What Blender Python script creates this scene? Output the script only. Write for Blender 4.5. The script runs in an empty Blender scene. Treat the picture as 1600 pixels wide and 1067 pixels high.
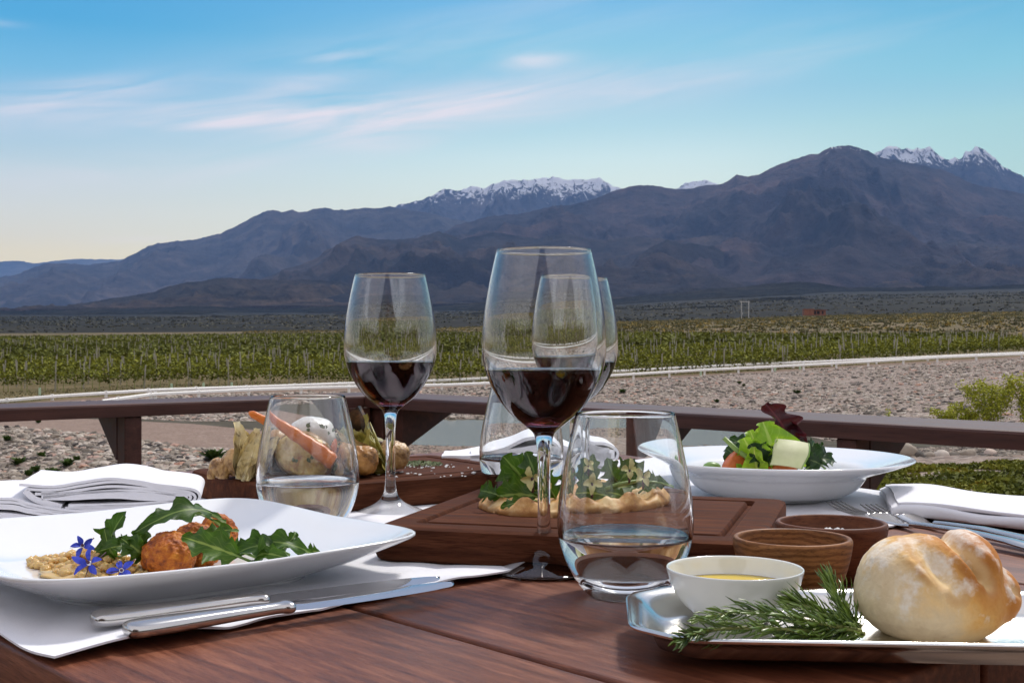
import bpy, bmesh, math, random
import numpy as np
from mathutils import Vector, Matrix, noise as mnoise

# ------------------------------------------------------------------ camera, world, sun, exposure
sc = bpy.context.scene
F, CX, CY, ZC = 1900.0, 800.0, 540.0, 0.16      # focal length in photo pixels, horizon row, eye height above the table top (z = 0)
cam_d = bpy.data.cameras.new("camera")
cam = bpy.data.objects.new("camera", cam_d)
sc.collection.objects.link(cam)
cam.location = (0, 0, ZC)
cam.rotation_euler = (math.radians(90), 0, 0)
cam_d.sensor_width = 36
cam_d.lens = F / 1600 * 36
cam_d.shift_y = (CY - 533.5) / 1600
cam_d.clip_start = 0.02
cam_d.clip_end = 90000
cam_d.dof.use_dof = True
cam_d.dof.focus_distance = 0.95
cam_d.dof.aperture_fstop = 60
sc.camera = cam

SUN_EL, SUN_AZ = 52.0, 28.0                      # degrees above the horizon, degrees right of the view direction
world = bpy.data.worlds.new("World")
sc.world = world
world.use_nodes = True


# SKY STOPS BEGIN
LEFT_SKY = [(0.1184, (0.938, 0.769, 0.378)), (0.1404, (0.871, 0.759, 0.455)), (0.1754, (0.809, 0.766, 0.536)), (0.2281, (0.634, 0.72, 0.597)), (0.2895, (0.343, 0.59, 0.608)), (0.3509, (0.129, 0.458, 0.583)), (0.4123, (0.011, 0.318, 0.515)), (0.4649, (0.014, 0.277, 0.502)), (1.0, (0.011, 0.208, 0.377))]
MID_SKY = [(0.1842, (0.848, 0.875, 0.597)), (0.2281, (0.794, 0.893, 0.671)), (0.2544, (0.725, 0.875, 0.702)), (0.2982, (0.507, 0.746, 0.659)), (0.3421, (0.358, 0.628, 0.63)), (0.3947, (0.208, 0.545, 0.593)), (0.4649, (0.118, 0.401, 0.576)), (1.0, (0.088, 0.301, 0.432))]
RIGHT_SKY = [(0.1228, (0.707, 0.824, 0.514)), (0.2895, (0.442, 0.728, 0.562)), (0.3158, (0.354, 0.665, 0.58)), (0.3509, (0.245, 0.601, 0.572)), (0.4035, (0.133, 0.466, 0.536)), (0.4649, (0.059, 0.344, 0.494)), (1.0, (0.044, 0.258, 0.37))]
SKY_GAIN = 12.0
CLOUD = (0.95, 0.82, 0.71)
# SKY STOPS END


def build_world():
    nt = world.node_tree
    N, L = nt.nodes, nt.links
    N.clear()
    out = N.new("ShaderNodeOutputWorld")
    bg = N.new("ShaderNodeBackground")
    L.new(bg.outputs[0], out.inputs[0])
    bg.inputs[1].default_value = 0.1
    sky = N.new("ShaderNodeTexSky")
    sky.sky_type = 'NISHITA'
    sky.sun_disc = False
    sky.sun_elevation = math.radians(SUN_EL)
    sky.sun_rotation = math.radians(SUN_AZ)
    sky.altitude = 1000
    tc = N.new("ShaderNodeTexCoord")
    sep = N.new("ShaderNodeSeparateXYZ")
    L.new(tc.outputs["Generated"], sep.inputs[0])

    def m(op, a, b=None, c=None, clamp=False):
        n = N.new("ShaderNodeMath")
        n.operation = op
        n.use_clamp = clamp
        for i, v in enumerate((a, b, c)):
            if v is None:
                continue
            if isinstance(v, (int, float)):
                n.inputs[i].default_value = v
            else:
                L.new(v, n.inputs[i])
        return n.outputs[0]
    X, Y, Z = sep.outputs
    el = m('ARCTAN2', Z, m('SQRT', m('ADD', m('MULTIPLY', X, X), m('MULTIPLY', Y, Y))))   # elevation
    az = m('ARCTAN2', X, Y)                                                             # azimuth, + = right

    def ramp(fac, stops):
        r = N.new("ShaderNodeValToRGB")
        e = r.color_ramp.elements
        while len(e) < len(stops):
            e.new(0.5)
        for q, (p, c) in zip(e, stops):
            q.position = p
            q.color = (*c, 1)
        L.new(fac, r.inputs[0])
        return r.outputs[0]
    ef = m('MULTIPLY', el, 1 / 0.6, clamp=True)     # 0..0.6 rad
    # left side of the sky: cream at the horizon, strong blue above;  right side: pale turquoise
    left = ramp(ef, LEFT_SKY)
    mid = ramp(ef, MID_SKY)
    right = ramp(ef, RIGHT_SKY)

    def blend(lo, hi, a, b):
        azf = N.new("ShaderNodeMapRange")
        azf.interpolation_type = 'SMOOTHSTEP'
        azf.inputs[1].default_value, azf.inputs[2].default_value = lo, hi
        L.new(az, azf.inputs[0])
        mix = N.new("ShaderNodeMix")
        mix.data_type = 'RGBA'
        L.new(azf.outputs[0], mix.inputs[0])
        L.new(a, mix.inputs[6])
        L.new(b, mix.inputs[7])
        return mix.outputs[2]
    grad = blend(0.12, 0.40, blend(-0.40, 0.10, left, mid), right)
    # cirrus: noise drawn out along slightly tilted streaks
    cmb = N.new("ShaderNodeCombineXYZ")
    tilt = m('ADD', el, m('MULTIPLY', az, -0.16))
    L.new(m('MULTIPLY', az, 3.0), cmb.inputs[0])
    L.new(m('MULTIPLY', tilt, 22.0), cmb.inputs[1])
    nz = N.new("ShaderNodeTexNoise")
    nz.inputs["Scale"].default_value = 1.6
    nz.inputs["Detail"].default_value = 9
    nz.inputs["Roughness"].default_value = 0.58
    nz.inputs["Distortion"].default_value = 1.1
    L.new(cmb.outputs[0], nz.inputs["Vector"])
    n1 = m('MULTIPLY', m('SUBTRACT', nz.outputs[0], 0.30), 2.6, clamp=True)

    def band(a0, e0, sa, se, slope, amp):
        # a soft patch of cloud round azimuth a0, elevation e0
        da = m('SUBTRACT', az, a0)
        de = m('SUBTRACT', m('SUBTRACT', el, e0), m('MULTIPLY', da, slope))
        q = m('ADD', m('POWER', m('DIVIDE', da, sa), 2.0), m('POWER', m('DIVIDE', de, se), 2.0))
        return m('MULTIPLY', m('POWER', 2.718, m('MULTIPLY', q, -1.0)), amp)

    def bp(px, py, wpx, hpx, slope, amp):
        return band((px - CX) / F, (CY - py) / F, wpx / F, hpx / F, slope, amp)
    tot = None
    for b in [(440, 196, 280, 20, 0.04, 1.2), (700, 166, 330, 36, 0.09, 0.95), (838, 104, 52, 11, 0.05, 0.75), (1060, 140, 280, 24, 0.12, 0.34),
              (160, 172, 170, 18, 0.14, 0.95), (560, 227, 150, 14, -0.03, 0.65), (470, 145, 80, 15, 0.20, 0.70), (540, 100, 70, 9, 0.08, 0.6),
              (30, 85, 40, 5, 0, 0.35), (240, 280, 330, 28, 0.12, 0.50), (80, 215, 260, 26, 0.05, 0.45), (760, 60, 460, 46, 0.18, 0.28),
              (1300, 100, 200, 22, 0.12, 0.12), (220, 382, 60, 5, 0.05, 0.6), (1300, 60, 260, 20, 0.1, 0.2)]:
        v = bp(*b)
        tot = v if tot is None else m('ADD', tot, v)
    cf = m('MULTIPLY', m('MULTIPLY', tot, n1), 0.86, clamp=True)
    cmix = N.new("ShaderNodeMix")
    cmix.data_type = 'RGBA'
    L.new(cf, cmix.inputs[0])
    L.new(grad, cmix.inputs[6])
    cmix.inputs[7].default_value = (*CLOUD, 1)
    sc10 = N.new("ShaderNodeVectorMath")
    sc10.operation = 'SCALE'
    L.new(cmix.outputs[2], sc10.inputs[0])
    sc10.inputs[3].default_value = SKY_GAIN
    fin = N.new("ShaderNodeMix")
    fin.data_type = 'RGBA'
    # the graded evening colour lies low over the range; higher up the plain daylight sky takes over
    hi = N.new("ShaderNodeMapRange")
    hi.inputs[1].default_value, hi.inputs[2].default_value = 0.29, 0.52
    hi.inputs[3].default_value, hi.inputs[4].default_value = 0.0, 0.88
    L.new(el, hi.inputs[0])
    L.new(hi.outputs[0], fin.inputs[0])
    L.new(sc10.outputs[0], fin.inputs[6])
    whit = N.new("ShaderNodeMix")
    whit.data_type = 'RGBA'
    whit.inputs[0].default_value = 0.45
    L.new(sky.outputs[0], whit.inputs[6])
    whit.inputs[7].default_value = (8.2, 7.6, 8.0, 1)      # thin bright veil of high cloud overhead
    L.new(whit.outputs[2], fin.inputs[7])
    # away from the range the sky is plain pale daylight
    side = N.new("ShaderNodeMapRange")
    side.interpolation_type = 'SMOOTHSTEP'
    side.inputs[1].default_value, side.inputs[2].default_value = 0.75, 1.7
    L.new(m('ABSOLUTE', az), side.inputs[0])
    sm = N.new("ShaderNodeMix")
    sm.data_type = 'RGBA'
    L.new(m('MULTIPLY', side.outputs[0], 0.85), sm.inputs[0])
    L.new(fin.outputs[2], sm.inputs[6])
    sm.inputs[7].default_value = (8.2, 7.7, 7.8, 1)
    L.new(sm.outputs[2], bg.inputs[0])


build_world()
sun_d = bpy.data.lights.new("sun", 'SUN')
sun_d.energy = 2.5
sun_d.angle = math.radians(9.0)
sun_d.color = (1.0, 0.95, 0.88)
sun = bpy.data.objects.new("sun", sun_d)
sc.collection.objects.link(sun)
_e, _a = math.radians(SUN_EL), math.radians(SUN_AZ)
_s = Vector((math.sin(_a) * math.cos(_e), math.cos(_a) * math.cos(_e), math.sin(_e)))
sun.rotation_euler = _s.to_track_quat('Z', 'Y').to_euler()

sc.view_settings.view_transform = 'Standard'
sc.view_settings.look = 'None'
sc.view_settings.exposure = 0.5
sc.view_settings.gamma = 1.0
cy = sc.cycles
cy.max_bounces = 20
cy.transmission_bounces = 20
cy.glossy_bounces = 8
cy.diffuse_bounces = 3
cy.volume_bounces = 0
cy.transparent_max_bounces = 12
cy.sample_clamp_indirect = 6.0
cy.caustics_reflective = True
cy.caustics_refractive = True
cy.blur_glossy = 0.6
try:
    cy.use_denoising = True
    cy.denoiser = 'OPENIMAGEDENOISE'
except Exception:
    pass

# ------------------------------------------------------------------ helpers
R = math.radians
UD = Vector((0.665, -0.747, 0)).normalized()     # along the planks, towards the right and the viewer
ND = Vector((0.747, 0.665, 0)).normalized()      # across the planks
ZV = Vector((0, 0, 1))
rnd = random.Random(7)


def P(px, py, z=0.0):
    """Point at height z seen at photo pixel (px, py)."""
    d = (ZC - z) * F / (py - CY)
    return Vector(((px - CX) / F * d, d, z))


def Q(px, py, d):
    return Vector(((px - CX) / F * d, d, ZC - (py - CY) / F * d))


def UN(u, n, z=0.0):
    v = UD * u + ND * n
    v.z = z
    return v


class MB:
    def __init__(self):
        self.v, self.f, self.mi, self.uv = [], [], [], []

    def add(self, vs, fs, mi=0, uvs=None):
        o = len(self.v)
        self.v += [tuple(a) for a in vs]
        self.f += [tuple(i + o for i in f) for f in fs]
        self.mi += [mi] * len(fs)
        self.uv += list(uvs) if uvs is not None else [(0.0, 0.0)] * len(vs)
        return self

    def build(self, name, mats, parent=None, smooth=True, sharp=None, loc=None, rot=None):
        me = bpy.data.meshes.new(name)
        me.from_pydata(self.v, [], self.f)
        if any(u != (0.0, 0.0) for u in self.uv):
            lay = me.uv_layers.new(name="UVMap")
            idx = np.empty(len(me.loops), dtype=np.int32)
            me.loops.foreach_get("vertex_index", idx)
            lay.data.foreach_set("uv", np.array(self.uv, dtype=np.float32)[idx].ravel())
        if not isinstance(mats, (list, tuple)):
            mats = [mats]
        for m_ in mats:
            me.materials.append(m_)
        me.polygons.foreach_set("material_index", self.mi)
        me.polygons.foreach_set("use_smooth", [smooth] * len(self.f))
        me.update()
        if sharp is not None:
            me.set_sharp_from_angle(angle=R(sharp))
        o = bpy.data.objects.new(name, me)
        sc.collection.objects.link(o)
        if parent is not None:
            o.parent = parent
        if loc is not None:
            o.location = loc
        if rot is not None:
            o.rotation_euler = rot
        return o


def np_mesh(name, V, Fc, material, uv=None, col=None, smooth=False, parent=None):
    """Big mesh from numpy arrays; Fc is (n, k)."""
    me = bpy.data.meshes.new(name)
    nf, k = Fc.shape
    me.vertices.add(len(V))
    me.vertices.foreach_set("co", np.asarray(V, dtype=np.float32).ravel())
    me.loops.add(nf * k)
    me.loops.foreach_set("vertex_index", Fc.astype(np.int32).ravel())
    me.polygons.add(nf)
    me.polygons.foreach_set("loop_start", np.arange(0, nf * k, k, dtype=np.int32))
    me.polygons.foreach_set("use_smooth", np.full(nf, smooth))
    me.update(calc_edges=True)
    if col is not None:
        a = me.attributes.new("rnd", 'FLOAT', 'POINT')
        a.data.foreach_set("value", np.asarray(col, dtype=np.float32))
    for m_ in (material if isinstance(material, (list, tuple)) else [material]):
        me.materials.append(m_)
    me.validate()
    o = bpy.data.objects.new(name, me)
    sc.collection.objects.link(o)
    if parent is not None:
        o.parent = parent
    return o


def empty(name, loc=(0, 0, 0), rotz=0.0):
    o = bpy.data.objects.new(name, None)
    o.empty_display_size = 0.05
    sc.collection.objects.link(o)
    o.location = loc
    o.rotation_euler = (0, 0, rotz)
    return o


def tag(o, label, cat, group=None, kind=None):
    o["label"] = label
    o["category"] = cat
    if group:
        o["group"] = group
    if kind:
        o["kind"] = kind
    return o


def struct(o, label=None):
    o["kind"] = "structure"
    if label:
        o["label"] = label
    return o


def stuff(o, label, cat):
    o["kind"] = "stuff"
    o["label"] = label
    o["category"] = cat
    return o


def lathe(profile, seg=64, mb=None, mi=0, jit=None):
    mb = mb or MB()
    vs, fs = [], []
    rings = []
    for r, z in profile:
        if r < 1e-7:
            rings.append([len(vs)])
            vs.append((0, 0, z))
        else:
            ids = []
            for i in range(seg):
                a = 2 * math.pi * i / seg
                k = 1.0 if jit is None else jit(a, z)
                ids.append(len(vs))
                vs.append((r * k * math.cos(a), r * k * math.sin(a), z))
            rings.append(ids)
    for A, B in zip(rings, rings[1:]):
        if len(A) == 1 and len(B) == 1:
            continue
        for i in range(seg):
            j = (i + 1) % seg
            if len(A) == 1:
                fs.append((A[0], B[j], B[i]))
            elif len(B) == 1:
                fs.append((A[i], A[j], B[0]))
            else:
                fs.append((A[i], A[j], B[j], B[i]))
    mb.add(vs, fs, mi)
    return mb


def catmull(pts, n=6):
    pts = [np.array(p, dtype=float) for p in pts]
    out = []
    for i in range(len(pts) - 1):
        p0 = pts[max(i - 1, 0)]
        p1, p2 = pts[i], pts[i + 1]
        p3 = pts[min(i + 2, len(pts) - 1)]
        for k in range(n):
            t = k / n
            out.append(0.5 * ((2 * p1) + (-p0 + p2) * t + (2 * p0 - 5 * p1 + 4 * p2 - p3) * t * t + (-p0 + 3 * p1 - 3 * p2 + p3) * t ** 3))
    out.append(pts[-1])
    return out


def smooth_profile(pts, n=5):
    return [(max(p[0], 0.0), p[1]) for p in catmull(pts, n)]


def tube(mb, pts, radii, seg=10, mi=0, cap=True):
    pts = [Vector(p) for p in pts]
    if isinstance(radii, (int, float)):
        radii = [radii] * len(pts)
    vs, fs = [], []
    prev = None
    for i, p in enumerate(pts):
        t = (pts[min(i + 1, len(pts) - 1)] - pts[max(i - 1, 0)]).normalized()
        if prev is None:
            ref = Vector((0, 0, 1)) if abs(t.z) < 0.9 else Vector((1, 0, 0))
            a = t.cross(ref).normalized()
        else:
            a = (prev - t * prev.dot(t)).normalized()
        prev = a
        b = t.cross(a)
        for k in range(seg):
            th = 2 * math.pi * k / seg
            vs.append(p + (a * math.cos(th) + b * math.sin(th)) * radii[i])
    for i in range(len(pts) - 1):
        for k in range(seg):
            j = (k + 1) % seg
            fs.append((i * seg + k, i * seg + j, (i + 1) * seg + j, (i + 1) * seg + k))
    if cap:
        fs.append(tuple(range(seg))[::-1])
        fs.append(tuple(range((len(pts) - 1) * seg, len(pts) * seg)))
    mb.add(vs, fs, mi)
    return mb


def rbox(mb, c, size, bev=0.002, ax=None, seg=2, mi=0):
    """bevelled box centred at c with half axes along ax (3 unit vectors)."""
    bm = bmesh.new()
    bmesh.ops.create_cube(bm, size=1.0)
    bmesh.ops.scale(bm, vec=size, verts=bm.verts)
    if bev > 0:
        bmesh.ops.bevel(bm, geom=bm.edges[:], offset=bev, segments=seg, profile=0.6, affect='EDGES')
    ax = ax or (Vector((1, 0, 0)), Vector((0, 1, 0)), Vector((0, 0, 1)))
    c = Vector(c)
    bm.verts.index_update()
    vs = [c + ax[0] * v.co.x + ax[1] * v.co.y + ax[2] * v.co.z for v in bm.verts]
    fs = [[v.index for v in f.verts] for f in bm.faces]
    bm.free()
    mb.add(vs, fs, mi)
    return mb


def rrect(hx, hy, r, n=6):
    r = min(r, hx - 1e-5, hy - 1e-5)
    out = []
    for cx_, cy_, a0 in ((hx - r, hy - r, 0), (-hx + r, hy - r, 90), (-hx + r, -hy + r, 180), (hx - r, -hy + r, 270)):
        for i in range(n + 1):
            a = R(a0 + 90 * i / n)
            out.append((cx_ + r * math.cos(a), cy_ + r * math.sin(a)))
    return out


def squircle(h, e, n=96):
    out = []
    for i in range(n):
        a = 2 * math.pi * i / n
        c, s = math.cos(a), math.sin(a)
        k = (abs(c) ** e + abs(s) ** e) ** (-1 / e)
        out.append((h * k * c, h * k * s))
    return out


def stack(mb, rings, cap0=True, cap1=True, mi=0):
    """rings: list of lists of 3D points with equal counts."""
    n = len(rings[0])
    vs = [p for r_ in rings for p in r_]
    fs = []
    for i in range(len(rings) - 1):
        for k in range(n):
            j = (k + 1) % n
            fs.append((i * n + k, i * n + j, (i + 1) * n + j, (i + 1) * n + k))
    if cap0:
        fs.append(tuple(range(n))[::-1])
    if cap1:
        fs.append(tuple(range((len(rings) - 1) * n, len(rings) * n)))
    mb.add(vs, fs, mi)
    return mb


# numpy value noise -------------------------------------------------
def _hash(ix, iy, seed):
    h = (ix.astype(np.int64) * 374761393 + iy.astype(np.int64) * 668265263 + seed * 1274126177) & 0xFFFFFFFF
    h = ((h ^ (h >> 13)) * 1274126177) & 0xFFFFFFFF
    h = h ^ (h >> 16)
    return (h & 0xFFFFFF) / float(0xFFFFFF)


def vnoise(x, y, seed=0):
    x = np.asarray(x, dtype=float)
    y = np.asarray(y, dtype=float)
    ix, iy = np.floor(x), np.floor(y)
    fx, fy = x - ix, y - iy
    fx = fx * fx * fx * (fx * (fx * 6 - 15) + 10)
    fy = fy * fy * fy * (fy * (fy * 6 - 15) + 10)
    a = _hash(ix, iy, seed)
    b = _hash(ix + 1, iy, seed)
    c = _hash(ix, iy + 1, seed)
    d = _hash(ix + 1, iy + 1, seed)
    return (a * (1 - fx) + b * fx) * (1 - fy) + (c * (1 - fx) + d * fx) * fy


def fbm(x, y, octv=5, seed=0, gain=0.5):
    s, amp, tot = 0, 1.0, 0
    for o in range(octv):
        s = s + amp * (vnoise(x, y, seed + o * 17) * 2 - 1)
        tot += amp
        amp *= gain
        x, y = x * 2.03 + 11.3, y * 2.03 - 7.1
    return s / tot


def ridged(x, y, octv=5, seed=0):
    s, amp, tot = 0, 1.0, 0
    w = 1.0
    for o in range(octv):
        n = 1 - np.abs(vnoise(x, y, seed + o * 31) * 2 - 1)
        n = n * n * w
        s = s + amp * n
        w = np.clip(n * 1.8, 0, 1)
        tot += amp
        amp *= 0.52
        x, y = x * 2.07 + 3.7, y * 2.07 + 9.2
    return s / tot


# ------------------------------------------------------------------ materials
class NM:
    def __init__(self, name):
        self.m = bpy.data.materials.new(name)
        self.m.use_nodes = True
        self.N, self.L = self.m.node_tree.nodes, self.m.node_tree.links
        self.bsdf = self.N["Principled BSDF"]
        self.out = self.N["Material Output"]

    def tc(self, which="Object", scale=(1, 1, 1), rot=(0, 0, 0)):
        t = self.N.new("ShaderNodeTexCoord")
        mp = self.N.new("ShaderNodeMapping")
        mp.inputs["Scale"].default_value = scale
        mp.inputs["Rotation"].default_value = rot
        self.L.new(t.outputs[which], mp.inputs[0])
        return mp.outputs[0]

    def noise(self, vec, scale, detail=5, rough=0.55, dist=0.0):
        n = self.N.new("ShaderNodeTexNoise")
        n.inputs["Scale"].default_value = scale
        n.inputs["Detail"].default_value = detail
        n.inputs["Roughness"].default_value = rough
        n.inputs["Distortion"].default_value = dist
        self.L.new(vec, n.inputs["Vector"])
        return n.outputs[0]

    def voronoi(self, vec, scale, feature='F1', out=0):
        n = self.N.new("ShaderNodeTexVoronoi")
        n.feature = feature
        n.inputs["Scale"].default_value = scale
        self.L.new(vec, n.inputs["Vector"])
        return n.outputs[out]

    def ramp(self, fac, stops, interp='LINEAR'):
        r = self.N.new("ShaderNodeValToRGB")
        r.color_ramp.interpolation = interp
        e = r.color_ramp.elements
        while len(e) < len(stops):
            e.new(0.5)
        for q, (p, c) in zip(e, stops):
            q.position = p
            q.color = (*c, 1) if not isinstance(c, (int, float)) else (c, c, c, 1)
        self.L.new(fac, r.inputs[0])
        return r.outputs[0]

    def mix(self, fac, a, b, mode='MIX'):
        n = self.N.new("ShaderNodeMix")
        n.data_type = 'RGBA'
        n.blend_type = mode
        for i, v in ((0, fac), (6, a), (7, b)):
            if isinstance(v, (int, float)):
                n.inputs[i].default_value = v
            elif isinstance(v, tuple):
                n.inputs[i].default_value = (*v, 1)
            else:
                self.L.new(v, n.inputs[i])
        return n.outputs[2]

    def math(self, op, a, b=None, clamp=False):
        n = self.N.new("ShaderNodeMath")
        n.operation = op
        n.use_clamp = clamp
        for i, v in enumerate((a, b)):
            if v is None:
                continue
            if isinstance(v, (int, float)):
                n.inputs[i].default_value = v
            else:
                self.L.new(v, n.inputs[i])
        return n.outputs[0]

    def attr(self, name):
        n = self.N.new("ShaderNodeAttribute")
        n.attribute_name = name
        return n.outputs["Fac"]

    def bump(self, h, strength=0.3, dist=0.001, prev=None):
        b = self.N.new("ShaderNodeBump")
        b.inputs["Strength"].default_value = strength
        b.inputs["Distance"].default_value = dist
        self.L.new(h, b.inputs["Height"])
        if prev is not None:
            self.L.new(prev, b.inputs["Normal"])
        self.L.new(b.outputs[0], self.bsdf.inputs["Normal"])
        return b.outputs[0]

    def set(self, **kw):
        names = dict(color="Base Color", rough="Roughness", metal="Metallic", ior="IOR", trans="Transmission Weight", sss="Subsurface Weight",
                     sssr="Subsurface Radius", ssss="Subsurface Scale", spec="Specular IOR Level", coat="Coat Weight", coatr="Coat Roughness",
                     sheen="Sheen Weight", alpha="Alpha")
        for k, v in kw.items():
            s = self.bsdf.inputs[names[k]]
            if isinstance(v, (int, float)):
                s.default_value = v
            elif isinstance(v, tuple):
                s.default_value = (*v, 1) if k == "color" else v
            else:
                self.L.new(v, s)
        return self


def simple(name, c1, c2=None, scale=20, rough=0.5, bump=0.0, bscale=None, detail=5, bdist=0.001, coord="Object", **kw):
    a = NM(name)
    v = a.tc(coord)
    if c2 is not None:
        f = a.noise(v, scale, detail)
        a.set(color=a.ramp(f, [(0.3, c1), (0.7, c2)]))
    else:
        a.set(color=c1)
    a.set(rough=rough, **kw)
    if bump:
        a.bump(a.noise(v, bscale or scale * 2, 6), bump, bdist)
    return a.m


def wood(name, dark, mid, light, grain=(1.2, 26, 26), scale=3.0, rough=0.42, bump=0.25, coat=0.0, spec=0.5, rings=False):
    a = NM(name)
    v = a.tc("Object", scale=grain)
    f1 = a.noise(v, scale, 10, 0.68, 0.35)
    v2 = a.tc("Object", scale=(grain[0] * 3, grain[1] * 5, grain[2] * 5))
    f2 = a.noise(v2, scale * 2.2, 4, 0.6)
    v3 = a.tc("Object", scale=(2.5, 6, 6))
    f3 = a.noise(v3, 2.0, 3)
    col = a.ramp(f1, [(0.28, dark), (0.5, mid), (0.72, light)])
    if rings:
        w = a.N.new("ShaderNodeTexWave")
        w.wave_type = 'RINGS'
        w.inputs["Scale"].default_value = 55
        w.inputs["Distortion"].default_value = 5.0
        w.inputs["Detail"].default_value = 3
        w.inputs["Detail Scale"].default_value = 1.2
        a.L.new(a.tc("Object", scale=(1, 0.6, 1.6)), w.inputs[0])
        col = a.mix(0.42, col, a.ramp(w.outputs[1], [(0.2, dark), (0.7, light)]))
    pores = a.ramp(f2, [(0.36, (0.45, 0.40, 0.38)), (0.47, (1, 1, 1))])
    col = a.mix(0.75, col, pores, 'MULTIPLY')
    col = a.mix(0.55, col, a.ramp(f3, [(0.3, (0.72, 0.70, 0.70)), (0.7, (1.18, 1.14, 1.12))]), 'MULTIPLY')
    a.set(color=col, rough=a.ramp(f1, [(0.3, rough * 0.85), (0.7, rough * 1.2)]), coat=coat, coatr=0.25, spec=spec)
    a.bump(f2, bump, 0.0004)
    return a.m


M = {}
M['table'] = wood('reddish table wood', (0.060, 0.017, 0.009), (0.155, 0.050, 0.025), (0.290, 0.115, 0.062), rough=0.42, bump=0.5, spec=0.28, grain=(4, 48, 48))
M['board'] = wood('dark board wood', (0.036, 0.012, 0.006), (0.085, 0.029, 0.014), (0.16, 0.060, 0.030), rough=0.75, grain=(3, 45, 45), spec=0.06)
M['rail'] = wood('weathered rail wood', (0.034, 0.012, 0.009), (0.066, 0.023, 0.016), (0.11, 0.044, 0.032), rough=0.5, grain=(0.6, 14, 14), spec=0.4)
M['deck'] = wood('deck wood', (0.08, 0.045, 0.03), (0.13, 0.075, 0.05), (0.20, 0.13, 0.09), rough=0.6, grain=(0.6, 10, 10))
M['bowl1'] = wood('golden brown bowl wood', (0.10, 0.036, 0.010), (0.23, 0.095, 0.030), (0.36, 0.165, 0.06), rough=0.5, grain=(6, 6, 26), scale=4, rings=True, spec=0.25)
M['bowl2'] = wood('red brown bowl wood', (0.060, 0.018, 0.008), (0.13, 0.043, 0.018), (0.22, 0.085, 0.036), rough=0.5, grain=(5, 5, 20), scale=4, spec=0.25)


def glass_mat():
    a = NM('clear glass')
    a.set(color=(0.985, 0.995, 0.99), rough=0.0, trans=1.0, ior=1.5)
    return a.m


def water_mat():
    a = NM('drinking water')
    a.set(color=(1, 1, 1), rough=0.0, trans=1.0, ior=1.333)
    return a.m


def wine_mat():
    a = NM('red wine')
    a.set(color=(0.45, 0.06, 0.18), rough=0.0, trans=1.0, ior=1.345)
    v = a.N.new("ShaderNodeVolumeAbsorption")
    v.inputs[0].default_value = (0.30, 0.01, 0.10, 1)
    v.inputs[1].default_value = 1700
    a.L.new(v.outputs[0], a.out.inputs["Volume"])
    return a.m


M['glass'], M['water'], M['wine'] = glass_mat(), water_mat(), wine_mat()


def oil_mat():
    a = NM('olive oil')
    a.set(color=(0.62, 0.44, 0.03), rough=0.08, spec=0.25)
    return a.m


M['oil'] = oil_mat()
M['china'] = simple('white glazed china', (0.83, 0.84, 0.84), (0.80, 0.81, 0.82), 6, rough=0.10, coat=0.6, coatr=0.04)
M['china_warm'] = simple('off white glazed china', (0.78, 0.79, 0.74), (0.75, 0.76, 0.71), 6, rough=0.10, coat=0.6, coatr=0.04)


def cloth_mat(name, c, weave=900):
    a = NM(name)
    v = a.tc("Object")
    w = a.noise(a.tc("Object", scale=(weave, weave * 0.5, weave)), 1.0, 2)
    big = a.noise(v, 28, 4)
    a.set(color=a.ramp(big, [(0.3, tuple(x * 0.97 for x in c)), (0.7, c)]), rough=0.85, sheen=0.15, spec=0.2, sss=0.0)
    n = a.bump(big, 0.35, 0.004)
    b2 = a.N.new("ShaderNodeBump")
    b2.inputs["Strength"].default_value = 0.5
    b2.inputs["Distance"].default_value = 0.0003
    a.L.new(w, b2.inputs["Height"])
    a.L.new(n, b2.inputs["Normal"])
    a.L.new(b2.outputs[0], a.bsdf.inputs["Normal"])
    return a.m


M['cloth'] = cloth_mat('white napkin cotton', (0.82, 0.82, 0.86))
M['steel'] = simple('polished steel', (0.60, 0.58, 0.55), (0.50, 0.49, 0.48), 30, rough=0.17, metal=1.0)
M['blade'] = simple('mirror steel blade', (0.50, 0.51, 0.53), None, rough=0.05, metal=1.0)
M['silver'] = simple('polished silver tray', (0.74, 0.72, 0.68), (0.66, 0.65, 0.62), 25, rough=0.17, metal=1.0, bump=0.04, bscale=60)


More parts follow.
